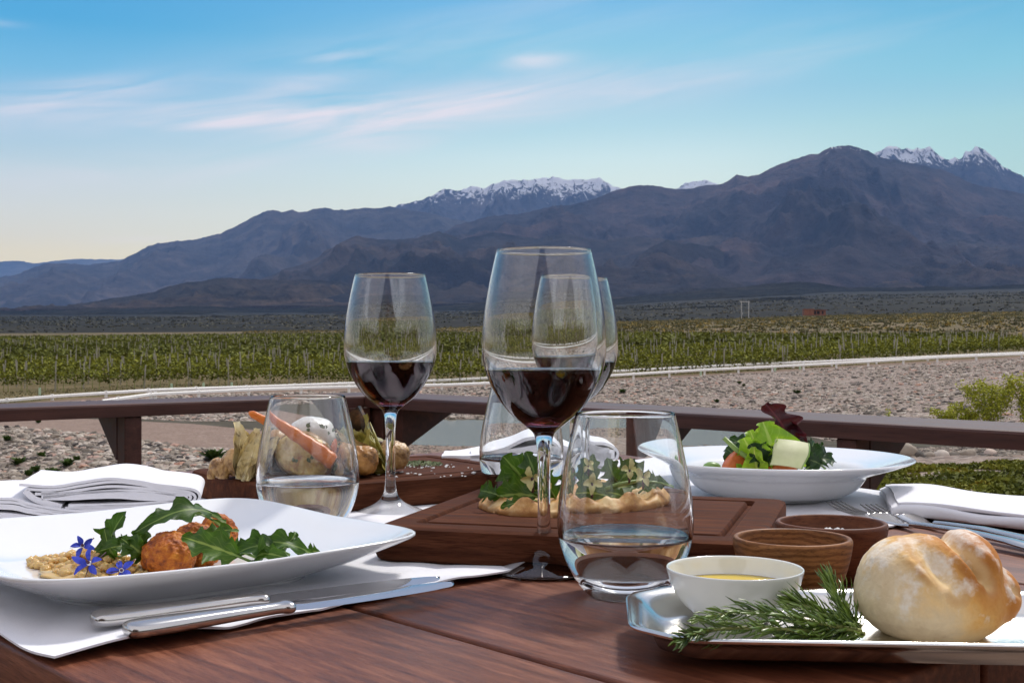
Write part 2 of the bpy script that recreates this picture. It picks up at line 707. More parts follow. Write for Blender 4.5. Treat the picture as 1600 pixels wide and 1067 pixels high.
def leaf_mat(name, c1, c2, rib, gloss=0.42):
    a = NM(name)
    v = a.tc("Object")
    f = a.noise(v, 90, 5)
    col = a.ramp(f, [(0.3, c1), (0.7, c2)])
    t = a.N.new("ShaderNodeTexCoord")
    s = a.N.new("ShaderNodeSeparateXYZ")
    a.L.new(t.outputs["UV"], s.inputs[0])
    # side veins: fold the across coordinate, then stripe along a slanted direction
    across = a.math('ABSOLUTE', a.math('SUBTRACT', s.outputs[1], 0.5))
    midr = a.ramp(across, [(0.0, 1.0), (0.028, 1.0), (0.055, 0.0)])
    st = a.math('FRACT', a.math('SUBTRACT', a.math('MULTIPLY', s.outputs[0], 9.0), a.math('MULTIPLY', across, 5.0)))
    vein = a.ramp(a.math('ABSOLUTE', a.math('SUBTRACT', st, 0.5)), [(0.0, 0.45), (0.07, 0.0)])
    col = a.mix(vein, col, rib)
    col = a.mix(midr, col, rib)
    oi = a.N.new("ShaderNodeObjectInfo")
    col = a.mix(1.0, col, a.ramp(oi.outputs["Random"], [(0.0, (0.62, 0.72, 0.75)), (0.5, (1.0, 1.0, 1.0)), (1.0, (1.45, 1.25, 0.9))]), 'MULTIPLY')
    a.set(color=col, rough=gloss, spec=0.35)
    a.bump(a.noise(v, 160, 3), 0.35, 0.0008)
    tr = a.N.new("ShaderNodeBsdfTranslucent")
    a.L.new(a.mix(0.5, col, (c2[0] * 1.6, c2[1] * 1.6, c2[2] * 0.8)), tr.inputs[0])
    mx = a.N.new("ShaderNodeMixShader")
    mx.inputs[0].default_value = 0.30
    a.L.new(a.bsdf.outputs[0], mx.inputs[1])
    a.L.new(tr.outputs[0], mx.inputs[2])
    a.L.new(mx.outputs[0], a.out.inputs[0])
    return a.m


M['arugula'] = leaf_mat('arugula leaf', (0.020, 0.060, 0.006), (0.065, 0.140, 0.016), (0.24, 0.34, 0.08), 0.5)
M['lettuce'] = leaf_mat('bright lettuce leaf', (0.16, 0.33, 0.02), (0.33, 0.52, 0.05), (0.50, 0.62, 0.16))
M['darkleaf'] = leaf_mat('dark salad leaf', (0.010, 0.032, 0.008), (0.030, 0.075, 0.018), (0.14, 0.20, 0.07))
M['redleaf'] = leaf_mat('dark red lettuce leaf', (0.020, 0.004, 0.008), (0.070, 0.010, 0.018), (0.10, 0.02, 0.03), 0.3)
M['stalk'] = simple('green stalk', (0.16, 0.26, 0.05), (0.25, 0.36, 0.09), 60, rough=0.4)
M['petal_blue'] = simple('blue borage petal', (0.030, 0.055, 0.42), (0.10, 0.13, 0.68), 260, rough=0.6, spec=0.2)
M['petal_cream'] = simple('cream petal', (0.56, 0.52, 0.20), (0.72, 0.68, 0.38), 140, rough=0.6, spec=0.2)
M['anther'] = simple('dark purple stamen', (0.035, 0.01, 0.02), (0.09, 0.03, 0.05), 100, rough=0.6)


def crumb_mat():
    a = NM('orange breadcrumb crust')
    v = a.tc("Object")
    f = a.noise(v, 190, 4, 0.6)
    g = a.noise(v, 45, 3)
    col = a.ramp(f, [(0.30, (0.17, 0.032, 0.004)), (0.5, (0.45, 0.115, 0.006)), (0.72, (0.70, 0.27, 0.025))])
    col = a.mix(0.6, col, a.ramp(g, [(0.3, (0.55, 0.45, 0.4)), (0.6, (1.1, 1.05, 1.0))]), 'MULTIPLY')
    a.set(color=col, rough=0.6, spec=0.4)
    a.bump(f, 0.9, 0.0018)
    return a.m


M['crumb'] = crumb_mat()


def roast_mat(name, a1, a2, char=(0.03, 0.012, 0.006), cs=28, amount=0.42, rough=0.35):
    a = NM(name)
    v = a.tc("Object")
    f = a.noise(v, 95, 7, 0.65)
    a2 = tuple(x * 0.85 for x in a2)
    col = a.ramp(f, [(0.32, tuple(x * 0.75 for x in a1)), (0.68, a2)])
    g = a.noise(v, cs, 6, 0.65, 0.5)
    k = a.ramp(g, [(amount - 0.10, 1.0), (amount, 0.55), (amount + 0.09, 0.0)])
    col = a.mix(k, col, char)
    a.set(color=col, rough=rough, spec=0.4)
    a.bump(f, 0.4, 0.002)
    return a.m


M['endive'] = roast_mat('roasted endive', (0.84, 0.64, 0.24), (0.97, 0.86, 0.54), (0.10, 0.04, 0.014), 85, 0.41)
M['endive_green'] = roast_mat('olive green endive leaf', (0.26, 0.23, 0.035), (0.52, 0.44, 0.10), (0.07, 0.03, 0.012), 60, 0.38)
M['mushroom'] = roast_mat('roasted mushroom', (0.42, 0.17, 0.035), (0.66, 0.34, 0.095), (0.035, 0.013, 0.006), 75, 0.42)
M['mushroom_pale'] = roast_mat('pale mushroom', (0.50, 0.27, 0.09), (0.66, 0.42, 0.18), (0.10, 0.035, 0.012), 80, 0.42)
M['potato_skin'] = roast_mat('roasted potato skin', (0.34, 0.16, 0.035), (0.56, 0.30, 0.08), (0.03, 0.014, 0.006), 45, 0.42)
M['potato'] = roast_mat('browned potato flesh', (0.74, 0.44, 0.08), (0.97, 0.80, 0.36), (0.36, 0.12, 0.02), 75, 0.41)
M['toast'] = roast_mat('charred toast', (0.15, 0.055, 0.018), (0.36, 0.16, 0.045), (0.02, 0.01, 0.006), 60, 0.52)
M['carrot'] = roast_mat('roasted carrot', (0.66, 0.13, 0.006), (0.85, 0.23, 0.015), (0.24, 0.05, 0.02), 70, 0.30, 0.3)
M['tomato'] = roast_mat('orange red tomato', (0.62, 0.13, 0.03), (0.74, 0.22, 0.06), (0.45, 0.09, 0.02), 50, 0.30, 0.22)
M['cheese'] = simple('soft white cheese', (0.82, 0.80, 0.76), (0.70, 0.66, 0.62), 60, rough=0.35, bump=0.3, bscale=160, sss=0.2, sssr=(0.01, 0.008, 0.006), ssss=0.3)
M['herb'] = simple('chopped herb', (0.05, 0.08, 0.02), (0.14, 0.18, 0.06), 200, rough=0.7)
M['salt'] = simple('salt flakes', (0.80, 0.80, 0.78), None, rough=0.3)
M['zucchini'] = simple('pale courgette flesh', (0.50, 0.54, 0.27), (0.66, 0.67, 0.42), 45, rough=0.5, bump=0.2, bscale=200)
M['zskin'] = simple('green courgette skin', (0.12, 0.24, 0.04), (0.25, 0.38, 0.10), 80, rough=0.4)


def jelly_mat():
    a = NM('amber jelly crystals')
    a.set(color=(0.99, 0.66, 0.26), rough=0.10, trans=0.45, ior=1.38, sss=0.2, sssr=(0.01, 0.006, 0.003), ssss=0.5)
    return a.m


M['jelly'] = jelly_mat()


def dough_mat():
    a = NM('baked flatbread dough')
    v = a.tc("Object")
    f = a.noise(v, 30, 5)
    z = a.N.new("ShaderNodeSeparateXYZ")
    a.L.new(a.tc("Object"), z.inputs[0])
    col = a.ramp(a.noise(v, 60, 6, 0.65), [(0.34, (0.30, 0.11, 0.025)), (0.5, (0.56, 0.30, 0.095)), (0.66, (0.74, 0.53, 0.26))])
    spots = a.ramp(a.noise(v, 55, 4), [(0.28, 1.0), (0.36, 0.0)])
    col = a.mix(spots, col, (0.20, 0.07, 0.02))
    under = a.ramp(a.math('MULTIPLY', z.outputs[2], 100), [(0.05, 0.75), (0.6, 0.0)])
    col = a.mix(under, col, (0.33, 0.14, 0.045))
    a.set(color=col, rough=0.5, spec=0.3)
    a.bump(f, 0.5, 0.003)
    return a.m


M['dough'] = dough_mat()


def bread_mat():
    a = NM('crusty bread roll')
    v = a.tc("Object")
    sep = a.N.new("ShaderNodeSeparateXYZ")
    a.L.new(v, sep.inputs[0])
    x, y, z = sep.outputs
    n1 = a.noise(v, 38, 5, 0.6)
    n2 = a.noise(v, 75, 6, 0.65)
    nf = a.noise(v, 420, 3)
    # golden where the oven reached: the top and the right side, broken up by noise
    gold = a.math('ADD', a.math('ADD', a.math('MULTIPLY', z, 17.0), a.math('MULTIPLY', x, 15.0)), a.math('MULTIPLY', n1, 1.6))
    g = a.ramp(a.math('MULTIPLY', gold, 0.55, clamp=True), [(0.42, (0.78, 0.64, 0.41)), (0.60, (0.76, 0.54, 0.26)), (0.78, (0.66, 0.36, 0.10)), (0.95, (0.48, 0.19, 0.04))])
    br = a.ramp(n2, [(0.35, (0.80, 0.72, 0.66)), (0.62, (1.08, 1.06, 1.04))])
    col = a.mix(0.6, g, br, 'MULTIPLY')
    # flour dusting high on the loaf
    fl = a.math('ADD', a.math('MULTIPLY', z, 11.0), a.math('MULTIPLY', a.noise(v, 55, 5, 0.6), 2.1))
    flm = a.ramp(a.math('MULTIPLY', a.math('SUBTRACT', fl, 1.42), 1.9, clamp=True), [(0.10, 0.0), (0.50, 0.80)])
    flm = a.math('MULTIPLY', flm, a.ramp(nf, [(0.35, 0.6), (0.6, 1.0)]))
    bn = a.math('MULTIPLY', a.attr('brown'), a.ramp(n2, [(0.30, 0.25), (0.60, 1.0)]))
    col = a.mix(a.math('MULTIPLY', bn, 0.85), col, (0.40, 0.15, 0.03))
    flm = a.math('MULTIPLY', flm, a.math('SUBTRACT', 1.0, a.math('MULTIPLY', bn, 0.7)))
    col = a.mix(a.math('MULTIPLY', a.attr('pale'), 0.8), col, (0.74, 0.56, 0.30))
    col = a.mix(flm, col, (0.84, 0.78, 0.68))
    a.set(color=col, rough=0.66, spec=0.2)
    b0 = a.bump(n2, 0.35, 0.002)
    a.bump(nf, 0.5, 0.0006, b0)
    return a.m


M['bread'] = bread_mat()
M['needle'] = simple('rosemary needle', (0.045, 0.095, 0.008), (0.17, 0.25, 0.03), 70, rough=0.35, spec=0.5)
M['twig'] = simple('rosemary stem', (0.16, 0.20, 0.04), (0.26, 0.26, 0.08), 150, rough=0.6)
M['white_paint'] = simple('white painted steel', (0.86, 0.84, 0.80), (0.80, 0.78, 0.74), 1.2, rough=0.6)
M['pole'] = simple('pale weathered post', (0.24, 0.22, 0.17), (0.36, 0.33, 0.27), 2.0, rough=0.8)
M['concrete_pole'] = simple('pale concrete pole', (0.40, 0.39, 0.38), None, rough=0.8)
M['brick'] = simple('brown brick', (0.16, 0.060, 0.035), (0.24, 0.10, 0.06), 1.0, rough=0.9)
M['dark'] = simple('dark opening', (0.01, 0.009, 0.008), None, rough=0.9)
M['cable'] = simple('dark steel rod', (0.05, 0.04, 0.035), None, rough=0.5, metal=0.5)


def foliage(name, c1, c2, c3=None):
    a = NM(name)
    r_ = a.attr("rnd")
    st = [(0.0, c1), (1.0, c2)] if c3 is None else [(0.0, c1), (0.6, c2), (1.0, c3)]
    col = a.ramp(r_, st)
    a.set(color=col, rough=0.75, spec=0.15)
    return a.m


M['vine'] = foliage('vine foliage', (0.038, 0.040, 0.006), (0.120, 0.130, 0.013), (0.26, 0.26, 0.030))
M['vine_far'] = foliage('far vine foliage', (0.045, 0.048, 0.009), (0.115, 0.125, 0.018), (0.20, 0.20, 0.034))
M['scrub'] = foliage('scrub foliage', (0.055, 0.055, 0.022), (0.13, 0.115, 0.040), (0.34, 0.235, 0.055))
M['scrub_dark'] = foliage('dark plain scrub', (0.060, 0.060, 0.040), (0.080, 0.076, 0.050), (0.115, 0.10, 0.064))
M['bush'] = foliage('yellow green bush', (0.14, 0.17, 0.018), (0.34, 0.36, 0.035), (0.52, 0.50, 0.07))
M['moss'] = foliage('mossy ground cover', (0.050, 0.062, 0.010), (0.17, 0.175, 0.020), (0.36, 0.25, 0.030))
M['tuft'] = foliage('green tuft', (0.025, 0.055, 0.010), (0.08, 0.13, 0.025))


def stone_mat():
    a = NM('river cobble')
    r_ = a.attr("rnd")
    col = a.ramp(r_, [(0.0, (0.055, 0.048, 0.045)), (0.22, (0.13, 0.11, 0.09)), (0.45, (0.25, 0.21, 0.17)), (0.68, (0.35, 0.30, 0.24)), (0.86, (0.52, 0.46, 0.40)), (0.93, (0.42, 0.23, 0.16)), (1.0, (0.30, 0.28, 0.27))])
    v = a.tc("Object")
    col = a.mix(0.5, col, a.ramp(a.noise(v, 9, 4), [(0.3, (0.75, 0.74, 0.73)), (0.7, (1.15, 1.12, 1.1))]), 'MULTIPLY')
    a.set(color=col, rough=0.8, spec=0.2)
    return a.m


M['stone'] = stone_mat()


def ground_mat(name, c1, c2, c3, s1, s2, peb=0.0, pebscale=5, bump=0.4, bd=0.05):
    a = NM(name)
    v = a.tc("Object")
    f = a.noise(v, s1, 6, 0.6)
    g = a.noise(v, s2, 5, 0.6)
    col = a.ramp(f, [(0.3, c1), (0.55, c2), (0.75, c3)])
    col = a.mix(0.6, col, a.ramp(g, [(0.3, (0.7, 0.7, 0.7)), (0.7, (1.25, 1.22, 1.2))]), 'MULTIPLY')
    if peb:
        n = a.N.new("ShaderNodeTexVoronoi")
        n.inputs["Scale"].default_value = pebscale
        a.L.new(v, n.inputs["Vector"])
        sp = a.N.new("ShaderNodeSeparateColor")
        a.L.new(n.outputs["Color"], sp.inputs[0])
        pc = a.ramp(sp.outputs[0], [(0.0, (0.12, 0.10, 0.09)), (0.4, (0.28, 0.21, 0.18)), (0.8, (0.40, 0.31, 0.26)), (1.0, (0.52, 0.45, 0.40))])
        col = a.mix(peb, col, pc)
        a.bump(n.outputs["Distance"], 0.6, -bd)
    else:
        a.bump(g, bump, bd)
    a.set(color=col, rough=0.95, spec=0.1)
    return a.m


M['bank'] = ground_mat('cobble bank', (0.12, 0.10, 0.075), (0.18, 0.15, 0.12), (0.25, 0.21, 0.17), 0.25, 6, 0.6, 8.0)
M['road'] = ground_mat('brown gravel', (0.17, 0.115, 0.085), (0.215, 0.15, 0.115), (0.26, 0.19, 0.15), 1.2, 14, 0.25, 14, bd=0.02)
M['crest'] = ground_mat('dirt track', (0.16, 0.11, 0.08), (0.21, 0.15, 0.115), (0.25, 0.185, 0.14), 0.6, 5)
M['soil'] = ground_mat('vineyard soil', (0.10, 0.085, 0.035), (0.15, 0.115, 0.055), (0.20, 0.15, 0.085), 0.22, 1.6)
M['desert'] = ground_mat('dry scrubland', (0.085, 0.070, 0.035), (0.14, 0.108, 0.055), (0.22, 0.155, 0.095), 0.035, 0.25)
M['piedmont'] = ground_mat('distant plain', (0.008, 0.008, 0.006), (0.020, 0.018, 0.0125), (0.046, 0.040, 0.026), 0.0035, 0.018)
M['garden'] = ground_mat('garden soil', (0.05, 0.045, 0.02), (0.075, 0.065, 0.03), (0.10, 0.085, 0.045), 1.5, 9)
M['bed'] = ground_mat('pond bed', (0.06, 0.05, 0.035), (0.08, 0.07, 0.05), (0.10, 0.09, 0.07), 0.8, 4)


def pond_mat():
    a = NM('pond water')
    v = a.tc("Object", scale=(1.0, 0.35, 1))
    a.set(color=(0.15, 0.135, 0.095), rough=0.22, spec=0.25)  # tan reflection of the far bank is put into the base colour
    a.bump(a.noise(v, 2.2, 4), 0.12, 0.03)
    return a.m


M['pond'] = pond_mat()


def rock_mat(name, cols, snow=None, s=0.0006):
    """cols: three rock colours; snow: (z0, z1) heights between which snow takes hold."""
    a = NM(name)
    v = a.tc("Object")
    f = a.noise(v, s, 7, 0.62, 0.3)
    g = a.noise(v, s * 6, 6, 0.62)
    col = a.ramp(f, [(0.34, cols[0]), (0.5, cols[1]), (0.66, cols[2])])
    col = a.mix(0.75, col, a.ramp(g, [(0.38, (0.42, 0.43, 0.47)), (0.62, (1.55, 1.48, 1.4))]), 'MULTIPLY')
    if snow:
        geo = a.N.new("ShaderNodeNewGeometry")
        sp = a.N.new("ShaderNodeSeparateXYZ")
        a.L.new(geo.outputs["Position"], sp.inputs[0])
        n2 = a.noise(a.tc("Object", scale=(1.6, 1, 0.5)), 0.0042, 8, 0.74, 1.2)
        h = a.math('DIVIDE', a.math('SUBTRACT', sp.outputs[2], snow[0]), snow[1] - snow[0])
        k = a.math('ADD', h, a.math('MULTIPLY', a.math('SUBTRACT', n2, 0.5), 4.2))
        mask = a.ramp(k, [(0.50, 0.0), (0.60, 1.0)])
        mask = a.math('MULTIPLY', mask, a.ramp(h, [(0.0, 0.0), (0.15, 1.0)]))
        col = a.mix(mask, col, (0.80, 0.80, 0.83))
    a.set(color=col, rough=0.95, spec=0.05)
    a.bump(a.noise(v, s * 16, 8, 0.72), 1.0, 150.0)
    return a.m

# ------------------------------------------------------------------ terrain
rs = np.random.RandomState(11)
# per column of the view: (photo row, distance) of nine break lines from the near garden to the end of the plain
COLS = {
    -600: [(775, 30), (662, 50), (650, 58), (648, 62), (645, 66), (640, 72), (534, 560), (523, 900), (492, 7000)],
    0: [(760, 33), (664, 50), (648, 60), (646, 64), (638, 70), (632, 76), (530, 560), (521, 900), (491, 7000)],
    300: [(765, 28), (698, 44), (662, 57), (658, 60), (617, 84), (612, 90), (527, 560), (519, 950), (489, 7000)],
    560: [(760, 28), (705, 42), (692, 46), (657, 60), (612, 92), (606, 98), (525, 560), (516, 1000), (487, 7000)],
    700: [(760, 26), (720, 38), (697, 44), (654, 61), (606, 96), (601, 102), (524, 500), (513, 1000), (484, 7000)],
    900: [(762, 24), (715, 38.5), (697, 43.5), (655, 60), (598, 102), (594, 108), (526, 320), (505, 1100), (478, 7000)],
    1120: [(765, 19), (712, 36), (697, 42.5), (657, 58.5), (587, 106), (584, 112), (530, 250), (499, 1200), (464, 7000)],
    1300: [(768, 14), (716, 20), (700, 34), (690, 42), (576, 110), (573, 116), (531, 250), (493, 1200), (455, 7000)],
    1600: [(768, 13), (713, 19.5), (698, 30), (690, 36), (559, 115), (556, 121), (530, 250), (487, 1200), (450, 7000)],
    2200: [(768, 13), (713, 19.5), (698, 30), (690, 36), (540, 118), (537, 124), (518, 250), (480, 1200), (446, 7000)],
}
_cp = np.array(sorted(COLS))
_bd = np.array([[4.2] + [c[1] for c in COLS[p]] for p in _cp], dtype=float)
_bz = np.array([[-1.9 if p < 1200 else -1.5] + [ZC - (c[0] - CY) * c[1] / F for c in COLS[p]] for p in _cp], dtype=float)


def brk(px):
    px = np.clip(np.asarray(px, float), _cp[0], _cp[-1])
    D = np.stack([np.interp(px, _cp, _bd[:, k]) for k in range(10)], -1)
    Z = np.stack([np.interp(px, _cp, _bz[:, k]) for k in range(10)], -1)
    return D, Z


def zt(x, y, rough=True):
    """terrain height at world x, y (y is the distance ahead of the camera)."""
    x, y = np.asarray(x, float), np.asarray(y, float)
    px = CX + F * x / np.maximum(y, 0.1)
    D, Z = brk(px)
    z = Z[..., 0].copy()
    zone = np.zeros(x.shape, int)
    for k in range(9):
        a, b = D[..., k], D[..., k + 1]
        t = np.clip((y - a) / (b - a), 0, 1)
        zk = Z[..., k] + (Z[..., k + 1] - Z[..., k]) * t
        if k == 3:      # the pond hollow
            w = np.clip((px - 572) / 40, 0, 1) * np.clip((1290 - px) / 60, 0, 1)
            zk = zk - 0.55 * w * np.clip(np.sin(np.pi * t) * 1.6, 0, 1)
        m_ = y >= a
        z = np.where(m_, zk, z)
        zone = np.where(m_, k, zone)
    if rough:
        amp = np.array([0.10, 0.13, 0.03, 0.05, 0.16, 0.02, 0.10, 0.55, 6.0])[zone]
        L = np.array([1.5, 2.2, 3.0, 3.0, 3.0, 3.0, 8.0, 30.0, 450.0])[zone]
        z = z + amp * fbm(x / L, y / L, 4, 5)
    return z


def terrain_zone(name, k, rows, mat, power=1.0, label=None, step=14):
    pxs = np.arange(-2600, 4200 + step, step)
    D, Z = brk(pxs)
    t = np.linspace(0, 1, rows) ** power
    Y = D[:, k][:, None] + (D[:, k + 1] - D[:, k])[:, None] * t[None, :]
    X = (pxs[:, None] - CX) / F * Y
    Yq = Y.copy()
    Yq[:, 0] += 1e-4
    Yq[:, -1] -= 1e-4
    H = zt(X, Yq)
    # share the exact border with the neighbours: no roughness on the first and last row
    e = np.minimum(np.arange(rows), np.arange(rows)[::-1]) > 0
    base = zt(X, Yq, rough=False)
    H = np.where(e[None, :], H, base)
    V = np.stack([X, Y, H], -1).reshape(-1, 3)
    nx = len(pxs)
    i, j = np.meshgrid(np.arange(nx - 1), np.arange(rows - 1), indexing='ij')
    a = i * rows + j
    Fc = np.stack([a, a + rows, a + rows + 1, a + 1], -1).reshape(-1, 4)
    o = np_mesh(name, V, Fc, mat, smooth=True)
    return struct(o, label)


gp = MB()
S_ = 60000
gp.add([(-S_, -S_, -5.0), (S_, -S_, -5.0), (S_, S_, -5.0), (-S_, S_, -5.0)], [(0, 1, 2, 3)])
struct(gp.build("ground", M['crest'], smooth=False))
terrain_zone("garden_ground", 0, 24, M['garden'])
terrain_zone("cobble_slope", 1, 40, M['bank'])
terrain_zone("gravel_path", 2, 16, M['road'])
terrain_zone("pond_bed", 3, 24, M['bed'])
terrain_zone("far_embankment", 4, 40, M['bank'])
terrain_zone("dirt_road", 5, 6, M['crest'])
terrain_zone("vineyard_field", 6, 60, M['soil'], power=1.8)
terrain_zone("scrubland", 7, 60, M['desert'])
terrain_zone("plain", 8, 50, M['piedmont'])

# pond surface
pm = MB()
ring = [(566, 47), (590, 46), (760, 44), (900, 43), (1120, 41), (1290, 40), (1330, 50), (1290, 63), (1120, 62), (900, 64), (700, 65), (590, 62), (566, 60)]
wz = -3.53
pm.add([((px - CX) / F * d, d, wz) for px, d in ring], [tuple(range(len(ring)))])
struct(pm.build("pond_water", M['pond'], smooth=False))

# ------------------------------------------------------------------ mountains
ROCK = {
    'near': rock_mat('brown hill rock', ((0.022, 0.020, 0.014), (0.054, 0.043, 0.030), (0.115, 0.080, 0.054)), s=0.0009),
    'mid': rock_mat('dark mountain rock', ((0.024, 0.022, 0.022), (0.048, 0.040, 0.037), (0.092, 0.068, 0.055)), s=0.0006),
    'main': rock_mat('purple brown mountain rock', ((0.030, 0.028, 0.033), (0.058, 0.046, 0.047), (0.108, 0.074, 0.066)), (2350, 3300), s=0.0005),
    'snow': rock_mat('snowy high rock', ((0.035, 0.036, 0.045), (0.055, 0.052, 0.060), (0.09, 0.08, 0.085)), (2750, 3450), s=0.0005),
    'snow_right': rock_mat('snowy right peak rock', ((0.035, 0.034, 0.040), (0.055, 0.050, 0.056), (0.09, 0.075, 0.078)), (3050, 3650), s=0.0005),
    'left': rock_mat('blue grey mountain rock', ((0.038, 0.038, 0.042), (0.062, 0.056, 0.056), (0.10, 0.082, 0.075)), s=0.0004),
    'far': rock_mat('faint far rock', ((0.06, 0.06, 0.065), (0.08, 0.08, 0.08), (0.10, 0.10, 0.10)), s=0.0003),
}


def mountain(name, ridge, Dc, Df, foot_py, mat, amp=1.0, L=(1500, 2600), step=2.0, rows=170, seed=1, jag=1.6, conc=0.85, label=None):
    """One range as a real slope running from its crest (distance Dc) down towards the viewer (distance Df)."""
    r_ = np.array(ridge, float)
    x0, x1 = r_[0, 0], r_[-1, 0]
    pxs = np.arange(x0, x1 + step, step)
    py = np.interp(pxs, r_[:, 0], r_[:, 1])
    py = py + jag * 1.5 * fbm(pxs / 26.0, pxs * 0 + seed * 3.3, 6, seed, 0.66) - jag * 1.1 * (ridged(pxs / 15.0, pxs * 0 + seed * 1.7, 4, seed + 3) - 0.45)
    zc = ZC + (CY - py) / F * Dc
    zf = ZC + (CY - np.interp(pxs, [x0, x1], foot_py if isinstance(foot_py, (list, tuple)) else [foot_py, foot_py])) / F * Df
    t = np.concatenate([[-0.30, -0.12, -0.04], np.linspace(0, 1, rows), [1.03]])
    Dd = Dc - t[None, :] * (Dc - Df)
    X = (pxs[:, None] - CX) / F * Dd
    Y = Dd + 0 * X
    tt = np.clip(t, 0, 1)[None, :]
    prof = tt ** conc
    H = zc[:, None] + (zf - zc)[:, None] * prof
    wx = X + 700 * fbm(X / 2600, Y / 2600, 3, seed + 5)
    wy = Y + 700 * fbm(X / 2600, Y / 2600, 3, seed + 9)
    rg = ridged(wx / L[0], wy / L[1], 6, seed) - 0.42
    rel = (zc - zf)[:, None]
    env = np.sin(np.pi * np.clip(tt, 0, 1)) ** 0.8 * (tt > 0)
    H = H + amp * 0.38 * rel * rg * env
    fs_ = Dc / 15500.0
    rg3 = ridged(wx / (520 * fs_) + 0.9 * rg, wy / (900 * fs_), 4, seed + 77) - 0.42
    rg4 = ridged(wx / (190 * fs_) + 0.9 * rg3, wy / (330 * fs_), 3, seed + 99) - 0.42
    H = H + amp * fs_ * 58.0 * rg4 * np.clip(env + 0.30 * ((tt > 0) & (tt < 0.3)), 0, 1)
    H = H + amp * fs_ * 120.0 * rg3 * np.clip(env + 0.25 * ((tt > 0) & (tt < 0.3)), 0, 1)
    H = H + amp * 0.085 * rel * (ridged(wx / (L[0] * 0.28), wy / (L[1] * 0.28), 4, seed + 40) - 0.4) * env
    back = t < 0
    H[:, -1] = zf - 260
    H[:, back] = zc[:, None] + t[back][None, :] * rel * 2.2
    ends = np.clip(np.minimum(pxs - x0, x1 - pxs) / 40.0, 0, 1)
    V = np.stack([X, Y, H], -1).reshape(-1, 3)
    nr = len(t)
    i, j = np.meshgrid(np.arange(len(pxs) - 1), np.arange(nr - 1), indexing='ij')
    a = i * nr + j
    Fc = np.stack([a, a + 1, a + nr + 1, a + nr], -1).reshape(-1, 4)
    return struct(np_mesh(name, V, Fc, mat, smooth=True), label)


mountain("far_mountains", [(-700, 440), (-400, 410), (-200, 418), (-80, 405), (0, 408), (30, 407), (55, 412), (80, 408), (115, 405), (150, 404), (187, 406), (260, 400), (400, 420), (520, 440)],
         36000, 30000, 470, ROCK['far'], 0.5, L=(3000, 4500), seed=3, jag=1.0)
mountain("snowy_mountains", [(520, 345), (600, 326), (635, 319), (655, 313), (678, 305), (692, 297), (705, 296), (715, 300), (733, 292), (745, 291), (757, 294), (775, 286), (790, 282), (803, 281),
                             (822, 279), (838, 278), (858, 279), (873, 276), (890, 279), (907, 281), (922, 281), (936, 277), (945, 284), (958, 290), (970, 295), (1000, 300), (1040, 300),
                             (1060, 293), (1070, 286), (1083, 282), (1100, 282), (1116, 286), (1150, 300), (1250, 330)],
         25000, 19500, 400, ROCK['snow'], 0.8, L=(900, 1900), seed=21, jag=2.6, step=1.6, rows=150)
mountain("snowy_peaks", [(1250, 300), (1330, 262), (1362, 241), (1380, 232), (1400, 229), (1412, 231), (1425, 234), (1440, 233), (1452, 231), (1463, 240), (1478, 247), (1492, 246), (1503, 246),
                         (1509, 235), (1518, 234), (1524, 230), (1533, 234), (1545, 240), (1556, 247), (1566, 260), (1576, 266), (1588, 272), (1600, 277), (1680, 300), (1800, 280), (2000, 330), (2400, 380)],
         22000, 17500, 420, ROCK['snow_right'], 0.8, L=(900, 1900), seed=33, jag=3.2, step=2.0, rows=90)
mountain("left_mountains", [(-900, 460), (-400, 450), (-150, 440), (0, 433), (28, 428), (48, 419), (70, 413), (95, 411), (118, 412), (140, 413), (187, 408), (200, 401), (215, 395), (232, 385), (247, 379),
                            (270, 377), (300, 376), (318, 371), (345, 366), (362, 356), (385, 344), (400, 337), (415, 330), (428, 328), (440, 332), (455, 327), (466, 331), (478, 330), (492, 326),
                            (508, 324), (522, 328), (540, 328), (560, 326), (590, 326), (610, 322), (640, 328), (670, 332), (700, 340), (740, 348), (800, 345), (900, 350), (1050, 400)],
         20000, 11500, 497, ROCK['left'], 0.85, L=(1900, 3000), seed=5, jag=1.8)
mountain("main_mountains", [(640, 420), (680, 372), (710, 352), (740, 345), (762, 338), (790, 335), (815, 334), (840, 328), (868, 321), (882, 322), (905, 318), (925, 313), (945, 304), (962, 298),
                            (985, 291), (1003, 289), (1022, 290), (1040, 295), (1058, 296), (1080, 294), (1105, 290), (1130, 287), (1150, 274), (1168, 276), (1187, 272), (1205, 263), (1222, 255),
                            (1245, 248), (1262, 243), (1280, 240), (1295, 232), (1308, 229), (1325, 228), (1340, 231), (1355, 236), (1370, 243), (1390, 250), (1405, 251), (1425, 256), (1450, 260),
                            (1475, 267), (1500, 279), (1522, 288), (1560, 296), (1600, 303), (1700, 310), (1850, 300), (2100, 340), (2500, 360), (2900, 420)],
         15500, 8200, 468, ROCK['main'], 1.0, L=(1500, 2400), seed=8, jag=1.8, rows=230)
mountain("middle_mountains", [(330, 490), (390, 448), (410, 435), (440, 424), (462, 415), (490, 405), (512, 392), (535, 378), (555, 369), (575, 371), (600, 374), (625, 374), (650, 372), (668, 366),
                              (682, 361), (698, 366), (720, 374), (745, 370), (770, 362), (800, 368), (840, 372), (880, 366), (930, 374), (1000, 370), (1060, 376), (1120, 366), (1180, 380), (1300, 372), (1400, 385), (1500, 376),
                              (1620, 390), (1800, 380), (2100, 400), (2500, 420)],
         12000, 7000, [484, 462], ROCK['mid'], 1.0, L=(1000, 1700), seed=12, jag=2.0, conc=0.9)
